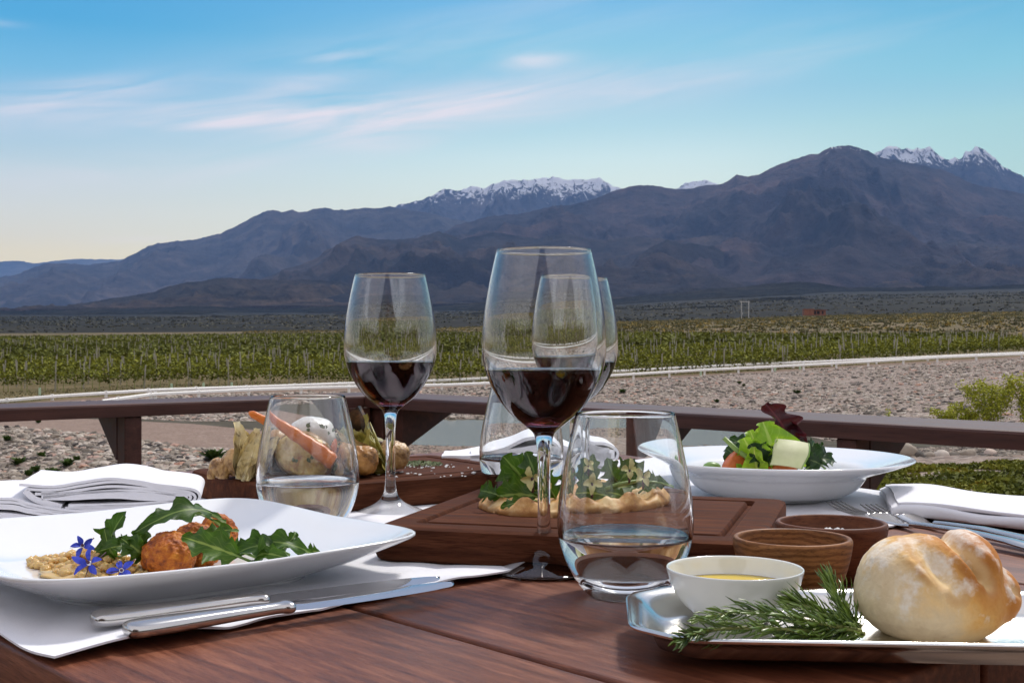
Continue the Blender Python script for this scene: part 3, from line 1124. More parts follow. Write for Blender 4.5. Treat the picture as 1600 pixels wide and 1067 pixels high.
mountain("low_hills", [(-900, 500), (-200, 496), (0, 490), (60, 482), (120, 474), (170, 468), (205, 462), (240, 455), (270, 447), (300, 440), (330, 436), (358, 434), (390, 436), (430, 437), (465, 438), (500, 437), (530, 440), (570, 452), (600, 462),
                       (625, 448), (660, 440), (700, 452), (760, 458), (830, 444), (880, 452), (950, 440), (1010, 452), (1080, 436), (1150, 448), (1230, 440), (1300, 452), (1400, 438), (1480, 450), (1600, 440), (1900, 450), (2400, 440)],
         8600, 6700, [493, 455], ROCK['near'], 0.9, L=(700, 1300), seed=17, jag=1.6, conc=0.75)

ROCK['plain'] = rock_mat('dark scrubby foothill', ((0.018, 0.019, 0.014), (0.032, 0.031, 0.022), (0.056, 0.048, 0.034)), s=0.0022)
mountain("foothills", [(-900, 488), (0, 486), (90, 484), (150, 481), (230, 480), (300, 478), (380, 481), (450, 482), (520, 478), (600, 476), (680, 478), (760, 472), (840, 470), (900, 465), (960, 466), (1000, 461), (1060, 458), (1110, 451),
                       (1160, 448), (1200, 443), (1250, 440), (1290, 444), (1330, 449), (1400, 450), (1450, 447), (1520, 448), (1600, 444), (1800, 448), (2400, 444)],
         5600, 1300, [525, 482], ROCK['plain'], 0.34, L=(520, 800), seed=51, jag=1.3, conc=0.66, rows=170)

# ------------------------------------------------------------------ haze
hz = MB()
hx, hy0, hy1, hzb, hzt = 45000, -3000, 42000, -6.2, 9000
hz.add([(-hx, hy0, hzb), (hx, hy0, hzb), (hx, hy1, hzb), (-hx, hy1, hzb), (-hx, hy0, hzt), (hx, hy0, hzt), (hx, hy1, hzt), (-hx, hy1, hzt)],
       [(0, 3, 2, 1), (4, 5, 6, 7), (0, 1, 5, 4), (1, 2, 6, 5), (2, 3, 7, 6), (3, 0, 4, 7)])
hm = bpy.data.materials.new("thin blue air")
hm.use_nodes = True
hm.node_tree.nodes.remove(hm.node_tree.nodes["Principled BSDF"])
pv = hm.node_tree.nodes.new("ShaderNodeVolumePrincipled")
pv.inputs["Color"].default_value = (0.28, 0.50, 1.0, 1)
pv.inputs["Density"].default_value = 2.1e-5
pv.inputs["Anisotropy"].default_value = 0.0
hm.node_tree.links.new(pv.outputs[0], hm.node_tree.nodes["Material Output"].inputs["Volume"])
USE_HAZE = True
if USE_HAZE:
    ho = hz.build("haze", hm, smooth=False)
    stuff(ho, "thin blue air that fades the far mountains", "haze")


# ------------------------------------------------------------------ stones, plants of the ground
def quads(C, size, r=None, flat=0.0, asp=0.6):
    """one randomly turned leaf-shaped quad per centre."""
    n = len(C)
    r = r or rs
    a = r.normal(size=(n, 3))
    a[:, 2] *= (1 - flat)
    a /= np.linalg.norm(a, axis=1)[:, None]
    b = np.cross(a, r.normal(size=(n, 3)))
    b /= np.linalg.norm(b, axis=1)[:, None] + 1e-9
    s = np.asarray(size).reshape(-1, 1) * (0.6 + 0.8 * r.rand(n, 1))
    V = np.stack([C - a * s, C + b * s * asp, C + a * s, C - b * s * asp], 1).reshape(-1, 3)
    Fc = np.arange(n * 4).reshape(n, 4)
    return V, Fc


_ico = None


def stones(C, size, r, flat=0.55):
    """rough low stones: jittered 20-sided solids."""
    ph = (1 + 5 ** 0.5) / 2
    I = np.array([(-1, ph, 0), (1, ph, 0), (-1, -ph, 0), (1, -ph, 0), (0, -1, ph), (0, 1, ph), (0, -1, -ph), (0, 1, -ph), (ph, 0, -1), (ph, 0, 1), (-ph, 0, -1), (-ph, 0, 1)], float)
    I /= np.linalg.norm(I[0])
    T = np.array([(0, 11, 5), (0, 5, 1), (0, 1, 7), (0, 7, 10), (0, 10, 11), (1, 5, 9), (5, 11, 4), (11, 10, 2), (10, 7, 6), (7, 1, 8), (3, 9, 4), (3, 4, 2), (3, 2, 6), (3, 6, 8), (3, 8, 9), (4, 9, 5), (2, 4, 11), (6, 2, 10), (8, 6, 7), (9, 8, 1)])
    n = len(C)
    s = np.asarray(size).reshape(-1, 1, 1)
    V = I[None] * (0.78 + 0.44 * r.rand(n, 12, 1))
    V = V * (0.65 + 0.7 * r.rand(n, 1, 3))
    th = r.rand(n) * 6.283
    c, q = np.cos(th)[:, None], np.sin(th)[:, None]
    V = np.stack([V[..., 0] * c - V[..., 1] * q, V[..., 0] * q + V[..., 1] * c, V[..., 2] * flat], -1) * s
    V = V + C[:, None, :]
    Fc = (T[None] + (np.arange(n) * 12)[:, None, None]).reshape(-1, 3)
    return V.reshape(-1, 3), Fc


def scatter(n, pxr, k, t0=0.0, t1=1.0, r=None, bias=1.0):
    """points on terrain zone k between view columns pxr, uniform over the ground."""
    r = r or rs
    px = pxr[0] + (pxr[1] - pxr[0]) * r.rand(n)
    D, _ = brk(px)
    a = D[:, k] + (D[:, k + 1] - D[:, k]) * t0
    b = D[:, k] + (D[:, k + 1] - D[:, k]) * t1
    u = r.rand(n) ** bias
    y = np.sqrt(a * a + (b * b - a * a) * u)
    x = (px - CX) / F * y
    return np.stack([x, y, zt(x, y)], -1)


C1 = scatter(17000, (-120, 760), 1, -0.35, 1.0)
C1 = C1[C1[:, 1] > 25]
s1 = 0.040 + 0.15 * rs.rand(len(C1)) ** 2.6
V1, F1 = stones(C1, s1, rs)
stuff(np_mesh("cobbles", V1, F1, M['stone'], col=np.repeat(rs.rand(len(C1)), 12)), "grey and pink river cobbles covering the slope left of the deck", "cobbles")
C2 = scatter(46000, (-60, 1660), 4, 0.0, 1.0)
C2 = C2[(fbm(C2[:, 0] / 6.0, C2[:, 1] / 9.0, 3, 31) + 0.7 * rs.rand(len(C2))) > -0.02]
s2 = 0.050 + 0.15 * rs.rand(len(C2)) ** 3.0
V2, F2 = stones(C2, s2, rs)
stuff(np_mesh("cobbles", V2, F2, M['stone'], col=np.repeat(rs.rand(len(C2)), 12)), "pinkish cobbles covering the long embankment below the white barrier", "cobbles")
C3 = scatter(5000, (560, 1660), 2, 0.0, 1.0)
V3, F3 = stones(C3, 0.03 + 0.05 * rs.rand(len(C3)) ** 2, rs)
stuff(np_mesh("gravel", V3, F3, M['stone'], col=np.repeat(rs.rand(len(C3)) * 0.7, 12)), "small loose gravel on the near shore of the pond", "gravel")

# boulders between the moss and the embankment, right of the salad bowl
btexts = ["grey pink boulder nearest the salad bowl under the rail bracket", "pale flat boulder behind the first boulder of the row", "large smooth grey boulder right of the salad bowl",
          "small tan boulder right of the large grey one", "reddish boulder in the middle of the row", "dark purple boulder right of the reddish one", "light brown boulder half sunk in moss",
          "white topped boulder below the dark rail", "grey rounded boulder near the right picture edge", "pale boulder at the right end of the row"]
for i, (px, py, w) in enumerate([(1375, 706, 17), (1410, 702, 22), (1430, 714, 20), (1452, 711, 12), (1470, 712, 16), (1490, 713, 13), (1513, 709, 14), (1547, 707, 12), (1588, 717, 16), (1610, 707, 20)]):
    d = 20.0 + rs.rand() * 1.2
    x = (px - CX) / F * d
    z = float(zt(x, d))
    bm = bmesh.new()
    bmesh.ops.create_icosphere(bm, subdivisions=3, radius=1.0)
    sx = w / F * d
    for v in bm.verts:
        n = mnoise.fractal(v.co * 1.1 + Vector((i * 7.3, 0, 0)), 1.0, 2.0, 3)
        v.co *= 1 + 0.22 * n
        v.co = Vector((v.co.x * sx, v.co.y * sx * 0.8, v.co.z * sx * 0.66))
    me = bpy.data.meshes.new("boulder")
    bm.to_mesh(me)
    bm.free()
    for p in me.polygons:
        p.use_smooth = True
    a = me.attributes.new("rnd", 'FLOAT', 'POINT')
    a.data.foreach_set("value", [[0.15, 0.6, 0.08, 0.5, 0.85, 0.2, 0.55, 0.88, 0.3, 0.6][i]] * len(me.vertices))
    me.materials.append(M['stone'])
    o = bpy.data.objects.new("boulder", me)
    sc.collection.objects.link(o)
    o.location = (x, d, ZC - (py - CY) / F * d - 0.02)
    o.rotation_euler = (0, 0, rs.rand() * 6)
    tag(o, btexts[i], "boulder", "boulders edging the garden bed")

# mossy ground cover on the right
C4 = scatter(26000, (1150, 1700), 1, -0.25, 0.74)
C4 = C4[(CX + F * C4[:, 0] / C4[:, 1]) > 1190 + 60 * rs.normal(size=len(C4))]
k4 = C4[fbm(C4[:, 0] / 0.7, C4[:, 1] / 0.9, 3, 77) > -0.12]
k4[:, 2] += 0.02 + 0.10 * rs.rand(len(k4)) * (0.6 + fbm(k4[:, 0] / 0.5, k4[:, 1] / 0.6, 3, 78))
V, Fq = quads(k4, 0.035, flat=0.3)
cc = np.clip(0.45 + 1.0 * fbm(k4[:, 0] / 0.8, k4[:, 1] / 1.0, 3, 79) + 0.25 * (rs.rand(len(k4)) - 0.5), 0, 1)
stuff(np_mesh("ground_cover", V, Fq, M['moss'], col=np.repeat(cc, 4)), "mossy green and rust ground cover beyond the right napkin", "ground cover")


def shrub(name, x, y, z, w, h, n, leaf, mat, label, cat, group=None, seed=0, stems=5):
    r = np.random.RandomState(seed)
    root = empty(name, (x, y, z))
    tag(root, label, cat, group)
    c = []
    ls = MB()
    for s_ in range(stems):
        a = r.rand() * 6.283
        rr = w * (0.15 + 0.75 * r.rand())
        tip = Vector((math.cos(a) * rr, math.sin(a) * rr, h * (0.55 + 0.45 * r.rand())))
        mid = Vector((tip.x * 0.35, tip.y * 0.35, tip.z * 0.55))
        tube(ls, [(0, 0, -0.05), mid, tip], [0.02 * h, 0.012 * h, 0.004 * h], 5)
        for q in range(n // stems):
            u = 0.25 + 0.78 * r.rand() ** 0.7
            base = mid * (2 * u * (1 - u)) + tip * (u * u)
            sp = w * 0.30 * (1.1 - 0.6 * u)
            c.append(np.array(base) + r.normal(size=3) * np.array([sp, sp, sp * 0.8]) * 0.55)
    c = np.array(c)
    c[:, 2] = np.maximum(c[:, 2], 0.0)
    V, Fq = quads(c, leaf, r)
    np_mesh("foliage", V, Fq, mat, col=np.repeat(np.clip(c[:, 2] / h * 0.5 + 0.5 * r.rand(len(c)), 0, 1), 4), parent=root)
    ls.build("stems", M['twig'], root)
    return root


for i, (px, py, d, w, h, n, lb) in enumerate([
        (1545, 668, 23.0, 0.75, 0.92, 4200, "yellow green feathery bush behind the rail at the right"),
        (1492, 670, 23.5, 0.60, 0.55, 2600, "small thin yellow green bush left of the feathery bush"),
        (1606, 668, 22.5, 0.45, 1.05, 2400, "tall yellow green bush cut by the right picture edge"),
        (1385, 660, 30, 0.20, 0.45, 160, "sparse upright weed growing in the embankment cobbles")]):
    x = (px - CX) / F * d
    base = float(zt(x, d))
    top = ZC - ((672 if i == 1 else 668) - CY) / F * d
    shrub("bush", x, d, top - 0.10, w, h + 0.12, n, 0.022, M['bush'], lb, "bush", "bushes beyond the rail", seed=40 + i, stems=9)

tl = [(30, 728, 0.5, "leftmost green tuft growing among the slope cobbles"), (55, 738, 0.3, "small tuft beside the leftmost one"), (80, 745, 0.5, "wide green tuft right above the left napkin"), (105, 730, 0.5, "dark tuft left of the rail post"),
      (65, 715, 0.3, "small tuft high among the cobbles on the left"), (60, 662, 0.3, "low tuft where the cobbles meet the gravel path"), (12, 690, 0.35, "grass tuft at the left picture edge"), (120, 722, 0.22, "tiny tuft just left of the rail bracket"),
      (45, 745, 0.25, "tuft low on the slope behind the napkin"), (335, 720, 0.95, "bright green clump behind the roasted mushrooms"), (360, 726, 0.7, "bright green clump left of the endive"),
      (1390, 600, 0.0, ""), (1245, 616, 0.55, "dark green tuft in the middle of the embankment"), (1155, 600, 0.4, "small tuft high on the embankment"), (1120, 629, 0.4, "tuft low on the embankment by the rail"), (972, 614, 0.6, "green tuft beside the second wine glass"), (1162, 604, 0.3, "tiny tuft below the white barrier")]
for i, (px, py, w, lb) in enumerate(tl):
    if not lb:
        continue
    dd = np.linspace(24, 115, 400)
    xx = (px - CX) / F * dd
    err = np.abs(CY + (ZC - zt(xx, dd)) * F / dd - py)
    d = float(dd[np.argmin(err)])
    x = (px - CX) / F * d
    nb = int(110 * max(w, 0.4))
    th_ = rs.rand(nb) * 6.283
    rr_ = w * 0.62 * np.sqrt(rs.rand(nb))
    tip = np.stack([rr_ * np.cos(th_), rr_ * np.sin(th_), (0.10 + 0.30 * rs.rand(nb)) * (0.35 + w * 0.6)], -1)
    sdv = np.stack([-np.sin(th_), np.cos(th_), 0 * th_], -1) * (0.045 + 0.05 * rs.rand(nb))[:, None]
    md = tip * np.array([0.62, 0.62, 0.75])
    V = np.concatenate([np.zeros((1, 3)), np.stack([md - sdv, tip, md + sdv], 1).reshape(-1, 3)])
    k3 = np.arange(nb) * 3 + 1
    Fq = np.stack([0 * k3, k3, k3 + 1, k3 + 2], -1)
    o = np_mesh("grass_tuft", V, Fq, M['tuft'], col=np.concatenate([[0.0], np.repeat(rs.rand(nb), 3)]))
    o.location = (x, d, float(zt(x, d)) + 0.02)
    tag(o, lb, "grass tuft", "green tufts among the cobbles")

# ------------------------------------------------------------------ vineyard
ROWS = 20


def row_line(off, x0, x1, n):
    """points along one vine row, off metres behind the front edge of the field."""
    a, b = np.array([-46.0, 86.0]), np.array([52.0, 130.0])
    a, b = np.array([-44.0, 88.0]), np.array([50.0, 124.0])
    t = (np.linspace(x0, x1, n) - a[0]) / (b[0] - a[0])
    y = a[1] + (b[1] - a[1]) * t + off
    return np.linspace(x0, x1, n), y


ordw = ["first", "second", "third", "fourth", "fifth", "sixth", "seventh", "eighth", "ninth", "tenth", "eleventh", "twelfth", "thirteenth", "fourteenth", "fifteenth", "sixteenth", "seventeenth", "eighteenth", "nineteenth", "twentieth"]
post_mb = MB()
rbox(post_mb, (0, 0, 1.05), (0.08, 0.08, 2.3), 0, seg=1)
post_me = None
trunk_me = None
for k in range(ROWS):
    off = k * 3.1
    x0 = -(0.46 * (88 + off)) - 3
    x1 = 56 + off * 0.5
    n = int((x1 - x0) * (44 if k < 8 else 28))
    xs = x0 + (x1 - x0) * rs.rand(n)
    _, ys = row_line(off, 0, 1, 2)
    a_, b_ = np.array([-44.0, 88.0]), np.array([50.0, 124.0])
    ys = a_[1] + (b_[1] - a_[1]) * (xs - a_[0]) / (b_[0] - a_[0]) + off + rs.normal(size=n) * 0.22
    # each vine is a clump: bunch the leaves every 1.2 m
    ph = np.round(xs / 1.2) * 1.2
    keep = rs.rand(n) < np.exp(-((xs - ph) / 0.48) ** 2) + 0.25
    xs, ys = xs[keep], ys[keep]
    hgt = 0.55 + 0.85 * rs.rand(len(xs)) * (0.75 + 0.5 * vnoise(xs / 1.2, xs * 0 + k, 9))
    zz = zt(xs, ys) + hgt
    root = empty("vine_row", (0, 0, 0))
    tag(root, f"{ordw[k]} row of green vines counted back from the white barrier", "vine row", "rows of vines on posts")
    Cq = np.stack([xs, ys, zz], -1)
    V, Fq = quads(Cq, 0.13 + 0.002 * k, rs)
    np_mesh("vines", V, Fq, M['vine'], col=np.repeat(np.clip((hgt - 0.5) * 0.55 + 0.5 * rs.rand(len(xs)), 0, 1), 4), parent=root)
    # trunks in one mesh per row
    tx = np.arange(x0, x1, 1.2)
    if k < 2:
        ty = a_[1] + (b_[1] - a_[1]) * (tx - a_[0]) / (b_[0] - a_[0]) + off
        tz = zt(tx, ty)
        for X_, Y_, Z_ in zip(tx, ty, tz):
            if trunk_me is None:
                tm = MB()
                tube(tm, [(0, 0, -0.05), (0.02, 0.01, 0.35), (-0.01, 0, 0.8)], [0.035, 0.028, 0.018], 5)
                o = tm.build("trunk", M['twig'], root, smooth=False)
                trunk_me = o.data
            else:
                o = bpy.data.objects.new("trunk", trunk_me)
                sc.collection.objects.link(o)
                o.parent = root
            o.location = (X_, Y_, Z_)
            o.rotation_euler = (0, 0, X_ * 3.1)
    pxs_ = np.arange(x0 + rs.rand() * 4, x1, 6.0 if k % 2 == 0 else 7.5)
    py_ = a_[1] + (b_[1] - a_[1]) * (pxs_ - a_[0]) / (b_[0] - a_[0]) + off
    for X_, Y_ in zip(pxs_, py_):
        if post_me is None:
            o = post_mb.build("post", M['pole'], root, smooth=False)
            post_me = o.data
        else:
            o = bpy.data.objects.new("post", post_me)
            sc.collection.objects.link(o)
            o.parent = root
        o.location = (X_, Y_, float(zt(X_, Y_)) - 0.1)
        o.rotation_euler = (rs.normal() * 0.05, rs.normal() * 0.07, rs.rand())
        o.scale = (1, 1, 0.85 + 0.25 * rs.rand())

# the rest of the field, far off
vc, pc = [], []
off = ROWS * 3.1
while off < 560:
    w = 0.46 * (95 + off)
    n = int(2 * w * max(3.5, 15 - off * 0.03))
    xs = -w * 1.08 + 2.16 * w * rs.rand(n)
    ys = a_[1] + (b_[1] - a_[1]) * (xs - a_[0]) / (b_[0] - a_[0]) * 1.0 + off + rs.normal(size=n) * 0.3
    D, _ = brk(CX + F * xs / ys)
    ok = (ys < D[:, 7] - 4) & (np.abs(xs / ys) < 0.5)
    xs, ys = xs[ok], ys[ok]
    vc.append(np.stack([xs, ys, zt(xs, ys) + 0.5 + 0.9 * rs.rand(len(xs))], -1))
    xp = np.arange(-w, w, 9 + off * 0.02) + rs.rand() * 5
    yp = a_[1] + (b_[1] - a_[1]) * (xp - a_[0]) / (b_[0] - a_[0]) + off
    D, _ = brk(CX + F * xp / yp)
    ok = (yp < D[:, 7] - 2) & (np.abs(xp / yp) < 0.5)
    pc.append(np.stack([xp, yp, zt(xp, yp)], -1)[ok])
    off += 3.1 + off * 0.012
vc = np.concatenate(vc)
sz = 0.20 + 0.0011 * vc[:, 1]
V, Fq = quads(vc, sz, rs, flat=0.2)
stuff(np_mesh("distant_vines", V, Fq, M['vine_far'], col=np.repeat(np.clip(0.25 + 0.6 * rs.rand(len(vc)) + 0.3 * fbm(vc[:, 0] / 40, vc[:, 1] / 60, 3, 8), 0, 1), 4)),
      "mass of distant green vines filling the plain behind the front rows", "vines")
pc = np.concatenate(pc)
pm_ = MB()
for X_, Y_, Z_ in pc:
    w_ = 0.035 + 0.00008 * Y_
    h_ = 2.0 + rs.rand() * 0.5
    l_ = rs.normal() * 0.1
    pm_.add([(X_ - w_, Y_ - w_, Z_), (X_ + w_, Y_ - w_, Z_), (X_, Y_ + w_, Z_), (X_ - w_ + l_, Y_ - w_, Z_ + h_), (X_ + w_ + l_, Y_ - w_, Z_ + h_), (X_ + l_, Y_ + w_, Z_ + h_)],
            [(0, 1, 4, 3), (1, 2, 5, 4), (2, 0, 3, 5), (3, 4, 5)])
stuff(pm_.build("distant_posts", M['pole'], smooth=False), "pale posts standing all over the distant part of the vineyard", "posts")

# green growing tubes at the field edge
for i, (px, py) in enumerate([(62, 612), (268, 600), (318, 597), (362, 595), (1095, 567), (1211, 560), (1250, 559)]):
    d = 86 + 0.02 * px
    x = (px - CX) / F * d
    tb = MB()
    lathe([(0, 0), (0.10, 0), (0.085, 0.55), (0, 0.55)], 8, tb)
    o = tb.build("vine_guard", simple(f'pale green plastic {i}', (0.42, 0.55, 0.38), None, rough=0.5), smooth=True, sharp=40)
    o.location = (x, d, float(zt(x, d)) - 0.02)
    tag(o, ["pale green plant guard farthest left behind the white barrier", "pale green plant guard behind the barrier above the left rail post", "third pale green plant guard from the left", "pale green plant guard above the orange carrot tip",
            "pale green plant guard right of the wine glasses", "pale green plant guard behind the right barrier", "rightmost pale green plant guard by the barrier"][i], "plant guard", "plant guards at the vineyard edge")

# scrub on the dry slope
r2 = np.random.RandomState(5)
cs = []
ctr = scatter(9000, (380, 1680), 7, 0.0, 1.0, r2)
ctr = ctr[(CX + F * ctr[:, 0] / ctr[:, 1] > 760) | (r2.rand(len(ctr)) < 0.35)]
szs = 0.5 + 1.3 * r2.rand(len(ctr)) ** 2
col = []
for c, s in zip(ctr, szs):
    n = 16
    q = r2.normal(size=(n, 3)) * np.array([s, s, s * 0.35])
    q[:, 2] = np.abs(q[:, 2])
    cs.append(c + q)
    tone = np.clip(r2.normal() * 0.28 + 0.42, 0, 1)
    col.append(np.full(n, tone) + r2.rand(n) * 0.15)
cs, col = np.concatenate(cs), np.clip(np.concatenate(col), 0, 1)
V, Fq = quads(cs, 0.42, r2, flat=0.3)
stuff(np_mesh("scrub", V, Fq, M['scrub'], col=np.repeat(col, 4)), "olive and yellow scrub dotting the dry slope beyond the vines", "scrub")
ds = scatter(3600, (-60, 1660), 8, 0.0, 0.45, r2, 1.3)
ns_ = 5
q = r2.normal(size=(len(ds), ns_, 3)) * np.array([1.0, 1.0, 0.12]) * (1.0 + ds[:, 1] * 0.0012)[:, None, None]
q[..., 2] = np.abs(q[..., 2])
dq = (ds[:, None, :] + q).reshape(-1, 3)
V, Fq = quads(dq, 0.8 + 0.0007 * dq[:, 1], r2, flat=0.6)
stuff(np_mesh("distant_scrub", V, Fq, M['scrub_dark'], col=np.repeat(np.clip(0.4 + 0.9 * fbm(dq[:, 0] / 300, dq[:, 1] / 500, 3, 64) + 0.3 * (r2.rand(len(dq)) - .5), 0, 1), 4)),
      "dark low scrub covering the plain below the foothills", "scrub")
gt = scatter(9000, (-60, 1660), 6, 0.003, 0.03, r2)
gt = gt[gt[:, 1] < 118]
gt[:, 2] += 0.01
V, Fq = quads(gt, 0.07, r2, flat=0.2)
stuff(np_mesh("grass", V, Fq, M['scrub'], col=np.repeat(r2.rand(len(gt)) * 0.7, 4)), "thin dry grass between the white barrier and the first vines", "grass")


# ------------------------------------------------------------------ white barriers
def barrier(pts, label, post_px, h=0.55, two=True, extra=0.0):
    """pts: (px, py of the beam's top edge, distance)."""
    root = empty("guard_rail", (0, 0, 0))
    tag(root, label, "barrier", "white barriers along the dirt road")
    pa = np.array(pts, float)
    px = np.linspace(pa[0, 0], pa[-1, 0], 60)
    py, d = np.interp(px, pa[:, 0], pa[:, 1]), np.interp(px, pa[:, 0], pa[:, 2])
    pts3 = [Q(a, b, c) for a, b, c in zip(px, py, d)]
    mb = MB()
    rings = []
    for i, p in enumerate(pts3):
        t = (pts3[min(i + 1, len(pts3) - 1)] - pts3[max(i - 1, 0)])
        t.z = 0
        s = Vector((t.y, -t.x, 0)).normalized()
        # two-wave steel beam section
        prof = [(-0.02, 0.0), (0.03, -0.02), (0.07, -0.07), (0.05, -0.10), (0.08, -0.14), (0.08, -0.19), (0.04, -0.21), (-0.03, -0.21), (-0.03, 0.0)]
        rings.append([p + s * a_2 + ZV * b_2 for a_2, b_2 in prof])
    stack(mb, rings)
    mb.build("beam", M['white_paint'], root, smooth=False)
    pme = None
    for q in post_px:
        y_, d_ = np.interp(q, pa[:, 0], pa[:, 1]), np.interp(q, pa[:, 0], pa[:, 2])
        c = Q(q, y_, d_)
        if pme is None:
            m_ = MB()
            rbox(m_, (0, 0, -0.28), (0.17, 0.14, 0.66), 0.01, seg=1)
            o = m_.build("post", M['white_paint'], root, smooth=False)
            pme = o.data
        else:
            o = bpy.data.objects.new("post", pme)
            sc.collection.objects.link(o)
            o.parent = root
        o.location = c + Vector((0, 0.08, 0))


barrier([(160, 624, 74), (240, 613, 78), (400, 606, 84), (540, 602, 89), (700, 599, 94), (800, 595, 98), (965, 584, 103.5), (1100, 576, 106), (1207, 571, 108), (1357, 563, 111), (1480, 556, 113), (1610, 551, 115)],
        "nearer white steel barrier running from the left rail up to the right edge", [184, 235, 242, 310, 388, 470, 545, 620, 690, 757, 860, 990, 1046, 1101, 1154, 1207, 1256, 1307, 1357, 1412, 1465, 1526, 1597])
barrier([(-300, 640, 74), (0, 624, 78), (80, 617, 80), (160, 612, 82), (240, 607, 85), (400, 602, 92), (540, 597, 98), (700, 592, 103), (800, 587, 106), (965, 578, 111), (1100, 571, 113), (1256, 564, 115), (1400, 558, 118), (1610, 549, 122)],
        "farther white steel barrier on the vineyard side of the dirt road", [-60, 10, 81, 165, 231, 306, 385, 460, 530, 612, 678, 740, 1000, 1056, 1120, 1180, 1240, 1300, 1370, 1450])

# ------------------------------------------------------------------ pylon and hut
pr = empty("power_line_support", Q(1164, 494, 1050))
tag(pr, "pale H shaped power line support standing on the far scrubland", "pylon")
pp = MB()
rbox(pp, (-3.0, 0, 5.5), (0.65, 0.5, 15), 0.05, seg=1)
pp.build("pole", M['concrete_pole'], pr, smooth=False)
pp = MB()
rbox(pp, (3.2, 0, 5.0), (0.65, 0.5, 16.5), 0.05, seg=1)
pp.build("pole", M['concrete_pole'], pr, smooth=False)
pp = MB()
rbox(pp, (0, 0.2, 12.3), (8.5, 0.4, 0.6), 0.05, seg=1)
rbox(pp, (-2.6, 0.1, 2.2), (1.6, 0.7, 1.5), 0.05, seg=1)
pp.build("crossarm", M['concrete_pole'], pr, smooth=False)
hl = Q(1274, 492.5, 1000)
hr = empty("brick_hut", hl)
tag(hr, "long low brown brick hut with dark openings on the far scrubland", "hut")
hb = MB()
rbox(hb, (-6.0, 0, 2.3), (7.6, 7, 5.0), 0.02, seg=1)
rbox(hb, (3.0, 1.0, 2.1), (10.4, 5, 4.4), 0.02, seg=1)
hb.build("wall", M['brick'], hr, smooth=False)
hb = MB()
rbox(hb, (-6.0, 0, 4.95), (8.4, 7.8, 0.3), 0.02, seg=1)
rbox(hb, (3.7, 0.6, 4.45), (11.4, 6.4, 0.25), 0.02, seg=1)
hb.build("roof", M['brick'], hr, smooth=False)
for xx, ww in ((-0.6, 1.6), (2.0, 2.2), (5.6, 1.4)):
    hb = MB()
    rbox(hb, (xx, -1.55, 2.1), (ww, 0.12, 2.6), 0.0, seg=1)
    hb.build("opening", M['dark'], hr, smooth=False)


# ------------------------------------------------------------------ deck and railing
deck_z = -0.75
db = MB()
u = -3.35
AX = (UD, ND, ZV)
k = 0
n_ = -2.6
while n_ < 2.06:
    for a, b in ((-3.30, -0.9), (-0.896, 1.6)):
        rbox(db, UN((a + b) / 2, n_, deck_z - 0.02), (b - a, 0.138, 0.036), 0.003, AX, 1)
    n_ += 0.144
struct(db.build("deck_floor", M['deck'], smooth=False), "brown timber deck boards under the table")
hb = 0.15
CU, CN = -20.05 * hb, 13.92 * hb           # inner corner of the railing in plank coordinates
capw, capt = 0.235, 0.034
rt = ZC - hb                                # top of the cap
rail = empty("deck_railing", UN(CU, CN, deck_z))
tag(rail, "dark brown timber railing with wide flat cap running round the deck corner", "railing")
rinv = -Vector(UN(CU, CN, deck_z))


def mitre_cap(along, outw, length, sgn):
    """cap plank of one side; along points away from the corner, outw outwards; mitred at the corner."""
    mb = MB()
    r = 0.006
    prof = [(0, -capt), (0, -r), (r * .3, -r * .3), (r, 0), (capw - r, 0), (capw, -r), (capw, -capt)]
    ring0 = [Vector((0, 0, 0)) - along * (a * 1.0) * 1.0 + outw * a + ZV * z for a, z in prof]
    ring1 = [along * length + outw * a + ZV * z for a, z in prof]
    n = 30
    rings = []
    for i in range(n + 1):
        t = i / n
        rings.append([p * (1 - t) + q * t for p, q in zip(ring0, ring1)])
    stack(mb, rings)
    return mb


c0 = Vector((0, 0, rt - deck_z))
# object-local axes along each plank so that the grain follows it
for nm_, along, outw, ln in (("cap_rail", UD, ND, 4.6), ("cap_rail", -ND, -UD, 4.4)):
    ang = math.atan2(along.y, along.x)
    inv = Matrix.Rotation(-ang, 4, 'Z')
    mb = mitre_cap(inv @ along, inv @ outw, ln, 1)
    o = mb.build(nm_, M['rail'], rail, smooth=False)
    o.location = c0 + (along * 0.0015 if along == -ND else Vector((0, 0, 0)))
    o.rotation_euler = (0, 0, ang)


def bracket(pos, along, outw, name="bracket", w=0.047, top=0.155, drop=0.115, flip=False, thick=0.05):
    """sloping gusset under the cap from the post outwards."""
    mb = MB()
    z1 = rt - capt - 0.001 - deck_z
    pr = [(w, z1), (top, z1), (w + 0.004, z1 - drop), (w, z1 - drop)]
    vs = []
    for s in (-0.5, 0.5):
        for a, z in pr:
            vs.append(pos + outw * (-a if flip else a) + along * (s * thick) + ZV * z)
    mb.add(vs, [(0, 1, 2, 3), (7, 6, 5, 4), (0, 4, 5, 1), (1, 5, 6, 2), (2, 6, 7, 3), (3, 7, 4, 0)])
    return mb.build(name, M['rail'], rail, smooth=False)


def rpost(pos, along, outw, w=0.047, name="post"):
    mb = MB()
    h = rt - capt - deck_z - 0.001
    rbox(mb, pos + outw * (w / 2) + ZV * (h / 2), (w, w, h), 0.002, (along, outw, ZV), 1)
    return mb.build(name, M['rail'], rail, smooth=False)


def solve(px, side):
    """distance along one rail side at which the inner edge is seen at photo column px."""
    k = (px - CX) / F
    along = UD if side == 0 else -ND
    c = UN(CU, CN)
    s = (k * c.y - c.x) / (along.x - k * along.y)
    return s


